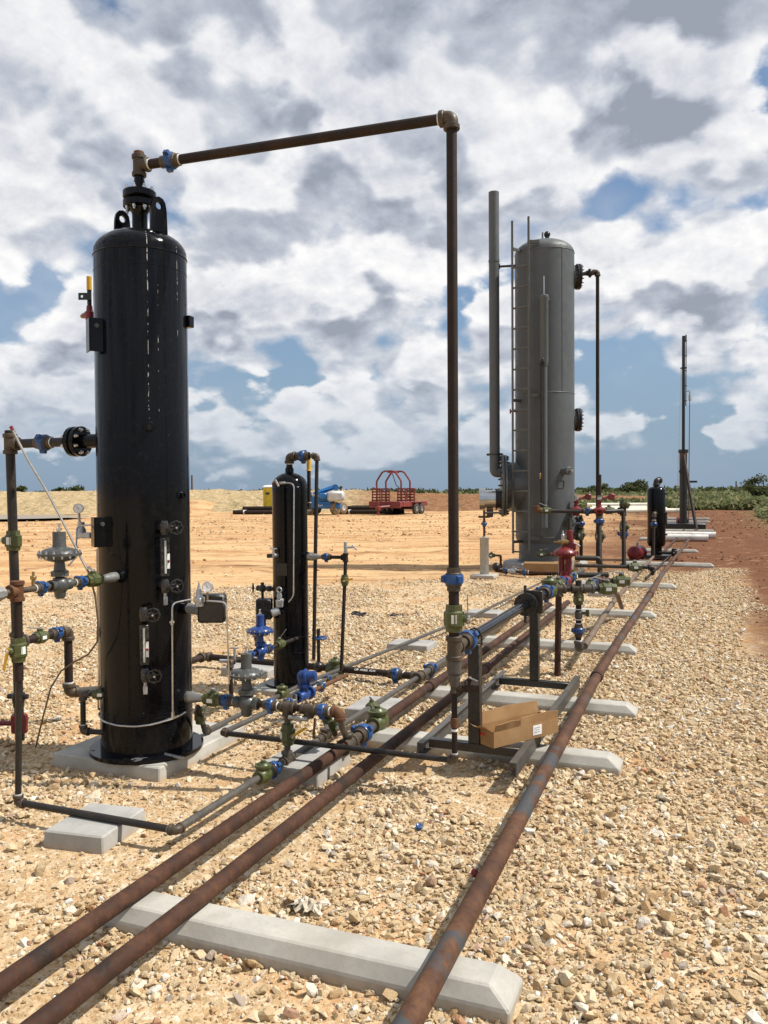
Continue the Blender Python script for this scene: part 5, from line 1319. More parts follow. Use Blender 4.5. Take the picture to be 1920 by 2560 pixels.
# fire tube flange on the left
fz = 1.76; FD = (-LA * .985 + DE * .10).normalized(); fl = tw + FD * .87 + UP * fz
part(T, 'fire_tube_neck', MB().cyl(tw + FD * .3 + UP * fz, fl, .50, n=40), M['towergrey'])
ff = part(T, 'fire_tube_flange', MB().cyl(fl - FD * .05, fl, .66, n=44, bev=.006).cyl(fl + FD * .012, fl + FD * .062, .68, n=44, bev=.006), M['towergrey'])
bolts(ff, fl + FD * .062, FD, .62, 28, .022, .05, M['matblack'], both=.112)
# blind flanges on the right
for (z, R, L) in ((6.22, .27, .045), (3.16, .25, .04), (.82, .27, .045)):
    FR = (LA * .97 - DE * .02).normalized(); c = tw + FR * (TR + L) + UP * z
    B = part(T, 'manway', MB().cyl(tw + FR * (TR * .8) + UP * z, c, R * .8, n=28), M['towergrey'])
    k = part(B, 'blind_flange', MB().cyl(c, c + FR * .04, R, n=32, bev=.005).cyl(c + FR * .048, c + FR * .09, R, n=32, bev=.005), M['matblack'])
    bolts(B, c + FR * .09, FR, R * .87, 16, .015, .04, M['matblack'], both=.09)
# small nozzle, code plate outline
q = V_((-2.966, 17.479, 2.045)); n = Vector((.72, -.70, 0)).normalized()
part(T, 'nozzle', MB().cyl(q - n * .04, q + n * .15, .07, n=18).cyl(q + n * .15, q + n * .22, .085, n=18, bev=.01), M['towergrey'])
part(T, 'nozzle_cap', MB().cyl(q + n * .22, q + n * .32, .03, n=12), M['galv'])
q = V_((-3.008, 17.432, 1.777)); n = V_((0.672, -0.74, 0)); sd = UP.cross(n)
part(T, 'plate_bracket', MB().plate_hole([(-.085, -.08), (.085, -.08), (.085, .08), (-.085, .08)], [(-.078, -.073), (.078, -.073), (.078, .073), (-.078, .073)], q, sd, UP, .012), M['towergrey'])
q = V_((-2.899, 17.567, 0.954)); n = Vector((.6, -.8, 0))
part(T, 'thermowell', MB().cyl(q - n * .04, q + n * .10, .055, n=16).cyl(q + n * .10, q + n * .16, .09, n=16).cyl(q + n * .13, q + n * .14 + LA * .2, .02, n=8), M['valvegrey'])
# level bridle
b0 = tld(-.16, -.78, 0)
def zb(y): return None
part(T, 'bridle_column', MB().lathe(b0, UP, [(4.189, .065), (4.288, .088), (5.539, .088), (5.572, .10), (5.637, .10), (5.654, .085), (5.678, 0)], 18).cyl(b0 + UP * 5.556 - LA * .12, b0 + UP * 5.556 + LA * .12, .02, n=8), M['towergrey'])
part(T, 'bridle_pipe', MB().cyl(b0 + UP * .78, b0 + UP * 4.23, .062, n=18).cyl(b0 + UP * .80, b0 + UP * .80 + DE * .3, .05, n=12).cyl(b0 + UP * 4.55, b0 + UP * 4.55 + DE * .3, .05, n=12), M['towergrey'])
part(T, 'bridle_cap', MB().lathe(b0 + UP * .80 + pvec(.02, -.05, 0), (.35, -.93, 0), [(0, .05), (.03, .09), (.06, .09), (.06, .06), (.04, .05), (.04, 0)], 16), M['valvegrey'])
part(T, 'whip_rod', MB().cyl(b0 + UP * 5.637, b0 + UP * 6.045, .010, n=6), M['zinc'])
bq = tld(-.235, -.86, 0)
pipe(T, [bq + UP * 4.276, bq + UP * 1.268], .028, 'darkpipe')
elbow(T, bq + UP * 4.3, -UP, (.8, -.3, 0), .035, 'matblack', tape=(0, 0))
part(T, 'side_nozzle', MB().cyl(bq + UP * 4.316, b0 + UP * 4.329, .05, n=12), M['towergrey'])
part(T, 'gauge_cock', MB().box(tld(-.27, -.90, 1.942), (.03, .03, .12), None, .005), M['brass'])
part(T, 'sample_cock', MB().cyl(tld(-.75, -.05, 3.35), tld(-.5, -.05, 3.35), .02, n=8).cyl(tld(-.75, -.05, 3.30), tld(-.75, -.05, 3.40), .015, n=8), M['red'])
part(T, 'stack_stay', MB().cyl(tld(-.50, .0, 6.476), tld(-1.05, .10, 6.476), .025, n=10).box(tld(-1.0, .09, 6.493), (.12, .06, .14), None, .01), M['matblack'])

# ================================================================ ladder
T = thing('ladder', 'grey steel ladder fixed up the left front of the tower', 'ladder', tuple(tld(-.6, -.5, .4)))
ra = tld(-.46, -.66, 0); la = tld(-.76, -.42, 0)
zt0, zb0 = 7.292, 0.3398
zt1 = 7.281
rl = (ra - la).normalized(); rn = rl.cross(UP)
Rl = Matrix((rl, rn, UP)).transposed()
def rail(p, z0, z1):
    o = part(T, 'rail', MB().box(p + UP * (z0 + z1) / 2, (.012, .055, z1 - z0), Rl).box(p + UP * (z0 + z1) / 2 + rl * .022 + rn * .024, (.042, .010, z1 - z0), Rl), M['galvladder'])
    return o
M['galvladder'] = paint('ladder_grey_paint', (0.085, 0.09, 0.088), 0.5, dirt_amt=0.2, scale=5)
rail(ra, zb0, zt0); rail(la, zb0 - .02, zt1)
hole = MB().cyl((0, 0, -.03), (0, 0, .03), .009, n=6).mesh('punched_hole'); hole.materials.append(M['ink'])
nr = 15
for k in range(nr):
    z = zb0 + .02 + .425 * k
    o = part(T, 'rung', MB().box((ra + la) / 2 + UP * z, ((ra - la).length - .012, .045, .035), Rl, .003), M['galvladder'])
for y in (626, 996, 1342):
    z = 6.791 if y == 626 else (3.627 if y == 996 else 0.6425)
    part(T, 'stand_off', MB().box(ra + UP * z + LA * .11 + DE * .04, (.24, .05, .07), Matrix((LA, DE, UP)).transposed()), M['galvladder'])
    part(T, 'stand_off', MB().box(la + UP * (z - .08) + LA * .14 + DE * .12, (.30, .04, .06), Euler((0, 0, rad(62))).to_matrix()), M['galvladder'])

# ================================================================ exhaust stack
sx = V_((-4.46, 17.603, 2))
T = thing('exhaust_stack', 'slim grey exhaust stack rising left of the grey tower', 'stack', (sx.x, sx.y, 2.0))
zs0 = 2.044; zs1 = 8.07
fe = fl + FD * .06
part(T, 'pipe', MB().tube([(fe.x, fe.y, zs0), (sx.x, sx.y, zs0), (sx.x, sx.y, zs1)], .112, 26, .36, 9), M['towergrey'])
part(T, 'clamp', MB().lathe((sx.x, sx.y, zs0 + .38), UP, [(0, .112), (0, .135), (.02, .135), (.02, .112)], 26), M['matblack'])
part(T, 'clamp_ear', MB().box((sx.x, sx.y, zs0 + .39), (.36, .04, .05), None, .01), M['matblack'])
part(T, 'stay_band', MB().lathe((sx.x, sx.y, 6.577), UP, [(0, .112), (0, .12), (.05, .12), (.05, .112)], 26), M['towergrey'])
part(T, 'mouth', MB().cyl((sx.x, sx.y, zs1 - .03), (sx.x, sx.y, zs1 + .002), .10, n=24), M['ink'])
# ================================================================ burner housing
bz = 1.459
T = thing('burner', 'bright metal burner housing drum sticking out of the tower flange', 'burner', (fl.x - .4, TY, bz))
def bxp(x): return V_(x)
d0_ = pvec((fl + FD * .06).x, (fl + FD * .06).y, bz)
part(T, 'black_collar', MB().cyl(d0_, d0_ + FD * .10, .20, n=30).cyl(d0_ + FD * .10, d0_ + FD * .13, .235, n=30), M['matblack'])
part(T, 'drum', MB().cyl(d0_ + FD * .13, d0_ + FD * .36, .205, n=36), M['chrome'])
part(T, 'end_ring', MB().lathe(d0_ + FD * .36, FD, [(0, .205), (0, .24), (.12, .24), (.125, .21), (.11, .20), (.11, 0)], 36), M['chrome'])
part(T, 'pilot_valve', MB().box(d0_ + FD * .25 - UP * .30, (.13, .08, .18), None, .01).cyl(d0_ + FD * .25 - UP * .38, d0_ + FD * .5 - UP * .38, .022, n=8), M['matblack'])
# ================================================================ grey drip post and its riser
gp = V_((-4.075, 15.261, 0.03))
T = thing('grey_post', 'short round pale grey post standing on a square footing by tower', 'post', (gp.x, gp.y, 0))
zq = 0.7597
part(T, 'post', MB().lathe((gp.x, gp.y, 0), UP, [(.05, .085), (zq - .04, .085), (zq - .03, .09), (zq, .09), (zq + .005, .04), (zq + .03, .03), (zq + .03, 0)], 22), M['galv'])
part(T, 'footing', MB().box((gp.x, gp.y, .03), (.46, .40, .07), None, .01), M['concrete'])
part(T, 'riser', MB().cyl((gp.x, gp.y, zq), (gp.x, gp.y, zq + .52), .022, n=10), M['rust'])
union(T, pvec(gp.x, gp.y, zq + .26), UP, .026, tape=0)
pipe(T, [pvec(gp.x, gp.y, zq + .47), pvec(gp.x + .3, gp.y + .2, zq + .47)], .02, 'darkpipe')
# concrete ring, flat carton and pipe clutter at the tower foot
solo('tower_footing', MB().lathe((TX, TY, 0), UP, [(-.02, .9), (.10, .9), (.12, .87), (.12, 0)], 40), M['concrete2'], 'round concrete footing beneath the grey tower', 'footing', (TX, TY, 0))
c0 = V_((-3.022, 16.15, 0))
T = thing('flat_carton', 'long flat brown cardboard carton lying against the tower footing', 'box', (c0.x, c0.y, 0))
part(T, 'carton', MB().box((c0.x, c0.y + .22, .115), (1.05, .38, .21), Euler((0, 0, rad(10))).to_matrix(), .006), M['card'])
part(T, 'loose_flap', MB().box((c0.x + .3, c0.y + .30, .232), (.5, .36, .006), Euler((.10, -.12, rad(10))).to_matrix()), M['card'])
part(T, 'packing_tape', MB().box((c0.x, c0.y + .22, .2215), (1.052, .05, .002), Euler((0, 0, rad(10))).to_matrix()), M['brass'])
T = thing('tower_drain_line', 'low rusty drain line with small blue unions left of tower foot', 'pipework', (-3.714, 16.343, 0))
p0, p1, p2 = V_((-4.067, 16.057, 0.08)), V_((-3.496, 15.727, 0.08)), V_((-2.625, 15.762, 0.08))
pipe(T, [p0, p1, p2], .025, 'rust'); union(T, p0.lerp(p1, .45), p1 - p0, .032); union(T, p1.lerp(p2, .1), p2 - p1, .032)
ballvalve(T, p0.lerp(p1, .75), p1 - p0, UP, .035, 'instr', 'galv', sticker=False)
part(T, 'drum_filter', MB().sphere(p0 + pvec(.02, 0, .06), .085, 14, 8).cyl(p0, p0 + pvec(.18, .1, -.03), .05, n=12), M['matblack'])
q = V_((-4.143, 16.825, 0))
pipe(T, [q, q + UP * .30], .025, 'rust'); ballvalve(T, q + pvec(-.2, 0, .30), (1, 0, 0), UP, .028, lev=(.8, 0, .2)); pipe(T, [q + pvec(-.3, 0, .30), q + pvec(0, 0, .30)], .02, 'darkpipe')
q = tld(-.25, -.85, .33)
ballvalve(T, q, LA, UP, .035, lev=(.8, .3, .2)); ballvalve(T, q + LA * .33, LA, UP, .035, lev=(.8, .3, .2)); pipe(T, [q - LA * .1, q + LA * .62], .032, 'fitting')
pipe(T, [q + LA * .62, q + LA * .62 + DE * .3], .032, 'fitting')
# ================================================================ tower overhead line on the right
T = thing('tower_vent_line', 'thin dark pipe from upper tower flange down its right side', 'pipework', (-2.0, 17.9, 0))
zv = 6.327
tx0 = tw + LA * (TR + .15) + UP * (zv - .05); ve = V_((-2.372, 18.324, 6.327))
pipe(T, [tx0, ve], .040, 'darkpipe'); union(T, tx0.lerp(ve, .55), (1, 0, 0), .042, 'matblack', tape=0)
elbow(T, ve, (-1, 0, 0), -UP, .042, 'fitting', tape=(0, 0))
pipe(T, [ve, pvec(ve.x, ve.y, .05)], .038, 'brownpipe')
# ================================================================ red motor valve cluster before the tower
T = thing('red_motor_valves', 'cross pipe with two red motor valves on standpipes right of tower', 'pipework', (-2.5, 17, 0))
ZC = 1.231
def lx(x, dpt=17.0, y=1278): return None
w0, w1, w2 = V_((-3.173, 16.93, 1.229)), V_((-2.575, 17.277, 1.206)), V_((-2.198, 17.213, 1.208))
w3 = V_((-1.795, 17.805, 1.211))
pipe(T, [V_((-3.401, 16.839, 1.247)), w0, w1, w2, w3], .040, 'darkpipe')
elbow(T, (-3.401, 16.839, 1.247), UP, LA, .04, 'orange_rust', tape=(0, 1))
ballvalve(T, (-3.219, 16.912, 1.238), LA, UP, .038, lev=(-.8, .3, .3))
union(T, (-2.445, 17.275, 1.214), LA, .042, tape=0)
def red_valve(c):
    c = V_(c)
    B = part(T, 'motor_valve', MB().lathe(c - UP * .10, UP, [(0, .05), (.02, .07), (.08, .08), (.11, .12), (.125, .14), (.15, .14), (.165, .10), (.20, .05), (.27, .04), (.285, .055), (.32, .055), (.325, 0)], 20), M['red'])
    part(B, 'positioner', MB().box(c + UP * .30 + LA * .25, (.13, .10, .13), Euler((0, .2, .3)).to_matrix(), .02).cyl(c + UP * .24, c + UP * .30 + LA * .20, .024, n=8), M['oldred'])
    part(B, 'white_cap', MB().cyl(c + UP * .24, c + UP * .33, .045, n=12), M['instr'])
red_valve(w1 + DE * .4); red_valve(w2)
pipe(T, [V_((-2.635, 17.681, 1.103)), V_((-2.754, 18.53, 0))], .038, 'brownpipe'); pipe(T, [w2, V_((-2.096, 16.53, 0))], .045, 'brownpipe')
for p_, y_ in (((1452, 1309, 17.4)), 0), ((1500, 1302, 16.8), 0): pass
union(T, (-2.642, 17.728, 0.941), UP, .045, tape=0); union(T, (-2.177, 17.108, 1.017), UP, .050, tape=0)
ballvalve(T, (-2.664, 17.874, 0.697), UP, (1, -.3, 0), .042, lever=None); ballvalve(T, (-2.176, 17.1, 0.711), UP, (1, -.3, 0), .048, lever=None)
part(T, 'vent_stub', MB().cyl(w2 + UP * .3, w2 + UP * .75, .045, n=12), M['brownpipe'])
T = thing('inlet_standpipe', 'brown standpipe with blue union and olive valves beside far black vessel', 'pipework', (-1.841, 18.51, 0))
s0 = V_((-1.841, 18.51, 0)); sd_ = 17.86
pipe(T, [s0, V_((-1.912, 19.054, 1.314))], .045, 'brownpipe')
union(T, (-1.913, 19.144, 0.66), UP, .055); ballvalve(T, (-1.913, 19.148, 0.811), UP, (1, -.3, 0), .05, lever=None)
checkvalve(T, (-1.912, 19.054, 1.314), UP, (1, -.2, 0), .045)
tee(T, (-1.912, 19.051, 1.18), UP, -LA, .05, 'brownpipe')
pipe(T, [V_((-2.177, 18.514, 1.193)), V_((-1.929, 19.044, 1.181))], .04, 'brownpipe'); ballvalve(T, (-2.161, 18.521, 1.201), LA, UP, .045)
# low cross headers
T = thing('low_header', 'low black header pipes crossing between tower and far pipelines', 'pipework', (-1.993, 15.718, 0.2))
h0, h1, h2 = V_((-2.553, 16.4, 0.32)), V_((-2.102, 16.58, 0.309)), V_((-2.066, 16.594, 0.277))
pipe(T, [h0, h1, h1 - UP * .30], .05, 'darkpipe', .08)
k0_, k1_ = V_((-2.395, 15.384, 0.263)), V_((-1.058, 15.704, 0.235))
pipe(T, [k0_, k1_], .032, 'darkpipe'); elbow(T, k1_, -LA, -UP, .034, 'darkpipe', tape=(0, 0)); pipe(T, [k1_, V_((k1_.x, k1_.y, .1))], .03, 'darkpipe')
ballvalve(T, k0_.lerp(k1_, .77), LA, UP, .045, lever='galv')
# ================================================================ far black vessel
X3, Y3 = -1.29, 20.3; v3 = pvec(X3, Y3, 0); R3 = .205
T = thing('far_black_vessel', 'squat glossy black vessel on red soil beside the small red tank', 'vessel', (X3, Y3, .1))
zt3 = 1.73
prof = [(.30, 0), (.30, R3 * .6), (.34, R3 * .9), (.40, R3), (zt3 - .10, R3)] + [(zt3 - .10 + .10 * math.sin(math.pi / 2 * i / 8), R3 * math.cos(math.pi / 2 * i / 8) if i < 8 else 0) for i in range(1, 9)]
part(T, 'shell', MB().lathe(v3, UP, prof, 36), M['black'])
part(T, 'skirt', MB().cyl(v3 + UP * .12, v3 + UP * .32, R3 * .62, n=24), M['black'])
part(T, 'base_plate', MB().box(v3 + UP * .09, (.62, .5, .07), None, .006), M['matblack'])
elbow(T, v3 + UP * (zt3 + .13), -UP, (.6, .8, 0), .055, 'matblack', tape=(0, 0))
part(T, 'top_nozzle', MB().cyl(v3 + UP * (zt3 - .01), v3 + UP * (zt3 + .10), .055, n=16), M['black'])
part(T, 'side_bracket', MB().box(v3 + pvec(R3 + .01, -.02, .95), (.05, .08, .26), None, .005), M['matblack'])
for z in (1.55, 1.1, .6): part(T, 'side_coupling', MB().cyl(v3 + pvec(.1, -.02, z), v3 + pvec(R3 + .04, -.04, z), .022, n=10), M['matblack'])
fp = v3 + pvec(-.03, -R3 - .10, 0); ze = 1.095
pipe(T, [fp + UP * ze, pvec(-1.312, 19.7, .13)], .030, 'brownpipe'); elbow(T, fp + UP * ze, -UP, (.2, 1, 0), .036, 'fitting', tape=(0, 0))
union(T, fp.lerp(pvec(-1.31, 19.75, 0), .2) + UP * 0.8523, UP, .04)
pipe(T, [pvec(X3 + .05, Y3 - .1, .18), pvec(X3 + .45, Y3 - .2, .18), pvec(X3 + .45, Y3 - .2, .02)], .03, 'darkpipe', .05)
ballvalve(T, pvec(X3 + .40, Y3 - .2, .20), UP, (0, -1, 0), .035, 'matblack', None, sticker=False)
# red tanks
def red_tank(c, axis, R, L, label):
    c = V_(c); a = V_(axis).normalized(); T = thing('red_tank', label, 'tank', (c.x, c.y, c.z - R))
    pr = [(-L / 2 - R * .35, 0), (-L / 2 - R * .3, R * .45), (-L / 2 - R * .12, R * .85), (-L / 2, R), (L / 2, R), (L / 2 + R * .12, R * .85), (L / 2 + R * .3, R * .45), (L / 2 + R * .35, 0)]
    part(T, 'shell', MB().lathe(c, a, pr, 28), M['red'])
    part(T, 'top_valve', MB().cyl(c + UP * R * .95, c + UP * R * 1.5, R * .14, n=10).hexa(c + UP * R * 1.2, c + UP * R * 1.35, R * .25), M['instr'])
    sd = a.cross(UP)
    for s in (-1, 1): part(T, 'cradle', MB().box(c + a * (s * L * .3) - UP * R * .98, (R * 1.7, R * .3, R * .3), Matrix((sd, a, UP)).transposed(), .01), M['red'])
    return T
red_tank((-1.7, 20.079, 0.176), (.25, .97, 0), .165, .40, 'small red propane-style tank end-on beside the far black vessel')
solo('timber_base', MB().box((-1.716, 19.96, -0.01), (.55, .5, .07), None, .006), M['dirtywood'], 'dark timber board under the small red tank by far vessel', 'board', (-1.716, 19.96, -0.01))
red_tank((-1.268, 35.885, 0.379), (.95, .2, 0), .15, .38, 'red horizontal tank on the skid at the flare foot')

# ================================================================ flare
fb = V_((-1.223, 35.466, 0.2)); fb.z = 0; fd = 33.36
T = thing('flare_mast', 'tall black flare mast on a skid far down the pipelines', 'flare', tuple(fb))
FZ = lambda y: None
z1, z2 = 3.116, 7.794
part(T, 'base_pipe', MB().cyl(fb + UP * .28, fb + UP * z1, .145, n=24), M['matblack'])
part(T, 'base_flange', MB().cyl(fb + UP * z1, fb + UP * (z1 + .06), .19, n=24).cyl(fb + UP * (z1 + .07), fb + UP * (z1 + .13), .19, n=24), M['matblack'])
part(T, 'mast', MB().cyl(fb + UP * (z1 + .1), fb + UP * z2, .062, n=18), M['matblack'])
part(T, 'guy_ring', MB().cyl(fb + UP * 6.484, fb + UP * 6.548, .085, n=16).box(fb + UP * 6.516, (.26, .03, .04)), M['matblack'])
part(T, 'pilot_line', MB().cyl(fb + pvec(.09, 0, 5.0), fb + pvec(.10, 0, z2 + .02), .018, n=8).box(fb + pvec(.09, 0, z2 - .1), (.05, .05, .28)), M['matblack'])
for z in (5.2, 5.8, 6.4, 7.0, 7.6): part(T, 'line_clip', MB().box(fb + pvec(.07, 0, z), (.12, .03, .03)), M['matblack'])
part(T, 'ignition_line', MB().cyl(fb + pvec(.20, 0, .3), fb + pvec(.235, 0, 5.187), .016, n=8), M['valvegrey'])
part(T, 'pilot_head', MB().lathe(fb + pvec(.24, 0, 5.187), UP, [(0, .02), (.02, .05), (.22, .05), (.26, .03), (.36, .03), (.36, 0)], 12).cyl(fb + pvec(.1, 0, 5.587), fb + pvec(.26, 0, 5.587), .02, n=8), M['galv'])
for sx_ in (-.15, -.12): part(T, 'guy_wire', MB().cyl(fb + pvec(sx_ * 1.8, 0, .3), fb + pvec(sx_ * .7, 0, 6.516), .006, n=6), M['zinc'])
part(T, 'rusty_clamp', MB().cyl(fb + pvec(.0, -.16, z1 - .28), fb + pvec(0, -.16, z1 - .02), .10, n=16), M['orange_rust'])
dg0, dg1 = fb + pvec(.02, -.22, z1 - .15), pvec(-.68, 33.4, .13)
part(T, 'feed_pipe', MB().tube([fb + pvec(.0, -.1, z1 - .02), dg0, dg1], .062, 18, .15), M['brownpipe'])
part(T, 'side_valve', MB().cyl(fb + pvec(-.05, -.2, z1 - .75), fb + pvec(-.05, 0, z1 - .75), .11, n=16).box(fb + pvec(.35, 0, 1.95), (.35, .06, .08)), M['matblack'])
part(T, 'skid_frame', MB().box(fb + pvec(-.1, 0, .16), (1.9, 1.3, .24), None, .01), M['matblack'])
# sleepers and white pipes round the flare
beam(-0.2907, 47.43, 2.2, 'upper of the two concrete sleepers lying behind the flare skid', .12)
beam(-0.263, 42.99 , 2.2, 'lower of the two concrete sleepers lying behind the flare skid', .12)
def white_pipe(p, L, r, label, rot=0.0, mat='pvc', group='cream plastic pipes lying on the soil'):
    p = V_(p); d = Vector((math.cos(rot), math.sin(rot), 0))
    T = thing('plastic_pipe', label, 'pipe', (p.x, p.y, p.z - r), group)
    part(T, 'tube', MB().lathe(p, d, [(0, r * .88), (0, r), (L, r), (L, r * .88), (L - .03, r * .88)], 18), M[mat])
    part(T, 'bore', MB().cyl(p + d * .02, p + d * .03, r * .88, n=14).cyl(p + d * (L - .03), p + d * (L - .02), r * .88, n=14), M['ink'], kind='stuff')
q = V_((0.005, 29.531, 0.12)); white_pipe(q - pvec(1.9, 0, 0), 1.9, .11, 'upper of two short white pipes in front of the flare skid', mat='white')
q = V_((-0.215, 27.783, 0.12)); white_pipe(q - pvec(1.55, 0, 0), 1.55, .11, 'lower of two short white pipes in front of the flare skid', mat='white')
beam(-0.06417, 33.58 + .4, 1.9, 'white sleeper just before the flare skid', .10)
# cream pipe pile
PILE = [((-8.95, 63.20, 0.51), 4.41, 0.152), ((-8.50, 62.47, 0.31), 4.43, 0.153), ((-8.56, 61.92, 0.21), 5.38, 0.194), ((-7.79, 61.45, 0.12), 5.25, 0.189), ((-6.16, 61.98, 0.12), 3.96, 0.126), ((-8.96, 60.72, 0.12), 4.00, 0.128), ((-3.50, 63.31, 0.12), 1.52, -0.337)]
for k in range(7):
    names = ('topmost', 'second highest', 'long leaning', 'lowest long', 'rightmost front', 'front left', 'shortest')
    white_pipe(PILE[k][0], PILE[k][1], .165, names[k] + ' cream pipe of the pile beyond the far vessel', rot=PILE[k][2], group='cream plastic pipes in the pile')
# ================================================================ earth bank and pond
ORG = Vector((0, 0, 0))
def cl(lat, dp, z=0.0): return LA * lat + DE * dp + UP * z
nu, nv = 420, 34
uu = np.linspace(-75, 26, nu); vv = np.linspace(0, 1, nv)
U_, Vv = np.meshgrid(uu, vv, indexing='ij')
crest = np.interp(U_, [-75, -30, -14, -3, 2, 8, 20, 26], [2.05, 1.92, 1.88, 1.78, 1.50, 1.35, 1.15, .9])
prof_v = np.interp(Vv, [0, .12, .62, .74, .9, 1.0], [0, .16, .97, 1.0, .9, -.05])
wide = 15.0
dp_ = 66.5 + Vv * wide + (vnoise(U_, Vv * 9, .25, 3) - .5) * 2.2
hz_ = prof_v * crest * (1 + (vnoise(U_, Vv * 12, .45, 7) - .5) * .12) + (vnoise(U_, dp_, 1.3, 4) - .5) * .28 * np.clip(Vv * 6, 0, 1) * np.clip((1 - Vv) * 5, .25, 1) * np.where(Vv > .6, .45, 1) + (vnoise(U_, dp_, 3.3, 5) - .5) * .10
hz_[:, 0] = -.05
P3 = U_[..., None] * np.array(LA) + dp_[..., None] * np.array(DE); P3[..., 2] = hz_
k0 = (np.arange(nu - 1)[:, None] * nv + np.arange(nv - 1)[None]).ravel()
bme = np_mesh('earth_bank', P3.reshape(-1, 3), np.stack([k0, k0 + nv, k0 + nv + 1, k0 + 1], -1))
def bank_mat():
    m, N, b = mat_base('bank_soil'); g = N.node('ShaderNodeNewGeometry'); P_ = g.outputs['Position']
    latn = N.vmath('DOT_PRODUCT', P_, (.928, .372, 0), out=1)
    n1 = N.noise(P_, .5, 6, .65); n2 = N.noise(P_, 2.6, 6, .68)
    tanc = N.ramp(n2, [(.3, (.28, .19, .095)), (.48, (.43, .32, .175)), (.66, (.54, .42, .25))])
    redc = N.ramp(n2, [(.3, (.15, .07, .035)), (.5, (.26, .13, .065)), (.7, (.33, .20, .11))])
    col = N.mix(N.rng(N.math('MULTIPLY_ADD', n1, 6.0, latn), -1.5, 3.5), tanc, redc)
    weed = N.rng(N.noise(P_, .9, 5, .65), .56, .68)
    col = N.mix(N.math('MULTIPLY', weed, .7), col, (.13, .125, .05))
    N.l.new(col, b.inputs['Base Color']); b.inputs['Roughness'].default_value = .95; b.inputs['Specular IOR Level'].default_value = .1
    bumped(N, b, n2, .9, .25)
    return m
bme.materials.append(bank_mat()); bank = bpy.data.objects.new('earth_bank', bme); COL.objects.link(bank); bank['kind'] = 'structure'
def pond_mat():
    m, N, b = mat_base('muddy_water'); g = N.node('ShaderNodeNewGeometry')
    b.inputs['Base Color'].default_value = (.24, .185, .12, 1); b.inputs['Roughness'].default_value = .25; b.inputs['Specular IOR Level'].default_value = .3
    return m
pts = [(-62, 50), (-40, 51.5), (-26.5, 52.5), (-22.3, 54.2), (-20.2, 57), (-21.5, 60), (-25, 63.5), (-34, 65.8), (-62, 66.5)]
me = bpy.data.meshes.new('pond'); me.from_pydata([tuple(cl(a, b, .03)) for a, b in pts], [], [tuple(range(len(pts)))]); me.materials.append(pond_mat())
pond = bpy.data.objects.new('pond', me); COL.objects.link(pond); pond['kind'] = 'structure'

# ================================================================ plants
def leaf_mat(name, stops):
    m, N, b = mat_base(name); g = N.node('ShaderNodeNewGeometry')
    col = N.ramp(g.outputs['Random Per Island'], stops)
    N.l.new(col, b.inputs['Base Color']); b.inputs['Roughness'].default_value = .7; b.inputs['Specular IOR Level'].default_value = .2
    tr = N.node('ShaderNodeBsdfTranslucent'); N.l.new(col, tr.inputs[0]); mx = N.node('ShaderNodeMixShader'); mx.inputs[0].default_value = .4
    N.l.new(b.outputs[0], mx.inputs[1]); N.l.new(tr.outputs[0], mx.inputs[2]); N.l.new(mx.outputs[0], N.n['Material Output'].inputs[0])
    return m
M['leaf'] = leaf_mat('bush_leaves', [(0, (.045, .058, .020)), (.5, (.085, .10, .036)), (1, (.14, .145, .062))])
M['scrub'] = leaf_mat('scrub_leaves', [(0, (.10, .125, .045)), (.45, (.18, .20, .085)), (.8, (.28, .275, .13)), (1, (.38, .34, .19))])
M['dry'] = leaf_mat('dry_weeds', [(0, (.12, .085, .035)), (.5, (.22, .165, .075)), (1, (.33, .26, .13))])
M['bark'] = paint('bark', (.09, .065, .045), .9, dirt_amt=.3, scale=3)
lr = np.random.default_rng(3)
def leaf_cloud(centres, radii, per, size, squash=.75):
    """random leaf quads filling ellipsoids"""
    C_, S_ = [], []
    n = sum(per); idx = np.repeat(np.arange(len(per)), per)
    d = lr.normal(size=(n, 3)); d /= np.linalg.norm(d, axis=1)[:, None]
    rr_ = lr.random(n) ** .42
    c = np.asarray(centres)[idx] + d * rr_[:, None] * np.asarray(radii)[idx][:, None] * np.array([1, 1, squash])
    u = lr.normal(size=(n, 3)); u /= np.linalg.norm(u, axis=1)[:, None]
    w = np.cross(u, lr.normal(size=(n, 3))); w /= np.linalg.norm(w, axis=1)[:, None]
    s = (np.asarray(size)[idx] if np.ndim(size) else size) * lr.uniform(.6, 1.4, n); s = s[:, None]
    v = np.stack([c - u * s, c + w * s * .45, c + u * s, c - w * s * .45], 1).reshape(-1, 3)
    return v, np.arange(n * 4).reshape(-1, 4)
def tree(name, label, base, H, R, nleaf, size, mat='leaf', group=None, trunk=True, open_=0.0):
    base = V_(base); T = thing(name, label, 'tree', tuple(base), group)
    k = 9; cs, rs_ = [], []
    mb = MB(); mb.tube([base - UP * .2, base + UP * H * .3 + pvec(.03 * H, 0, 0), base + UP * H * .6], [R * .10, R * .07, R * .04], 8)
    for i in range(k):
        a = 2.4 * i; h = H * (.42 + .5 * ((i * 0.618) % 1)); rad_ = R * (.30 + .45 * ((i * .37) % 1)) * (1.15 - .5 * (h / H))
        c = base + pvec(rad_ * math.cos(a), rad_ * math.sin(a), h); cs.append(tuple(c)); rs_.append(R * (.30 + .18 * ((i * .73) % 1)))
        mb.tube([base + UP * H * .3, base.lerp(c, .6) + UP * H * .1, c], [R * .045, R * .03, R * .012], 6)
    part(T, 'trunk', mb, M['bark'])
    v, f_ = leaf_cloud(cs, rs_, [nleaf // k] * k, size)
    me = np_mesh('crown', v - np.array(base), f_, False); me.materials.append(M[mat])
    o = bpy.data.objects.new('crown', me); COL.objects.link(o); o.parent = T
    return T
def gz(x, y): return float(ground_h(x, y))
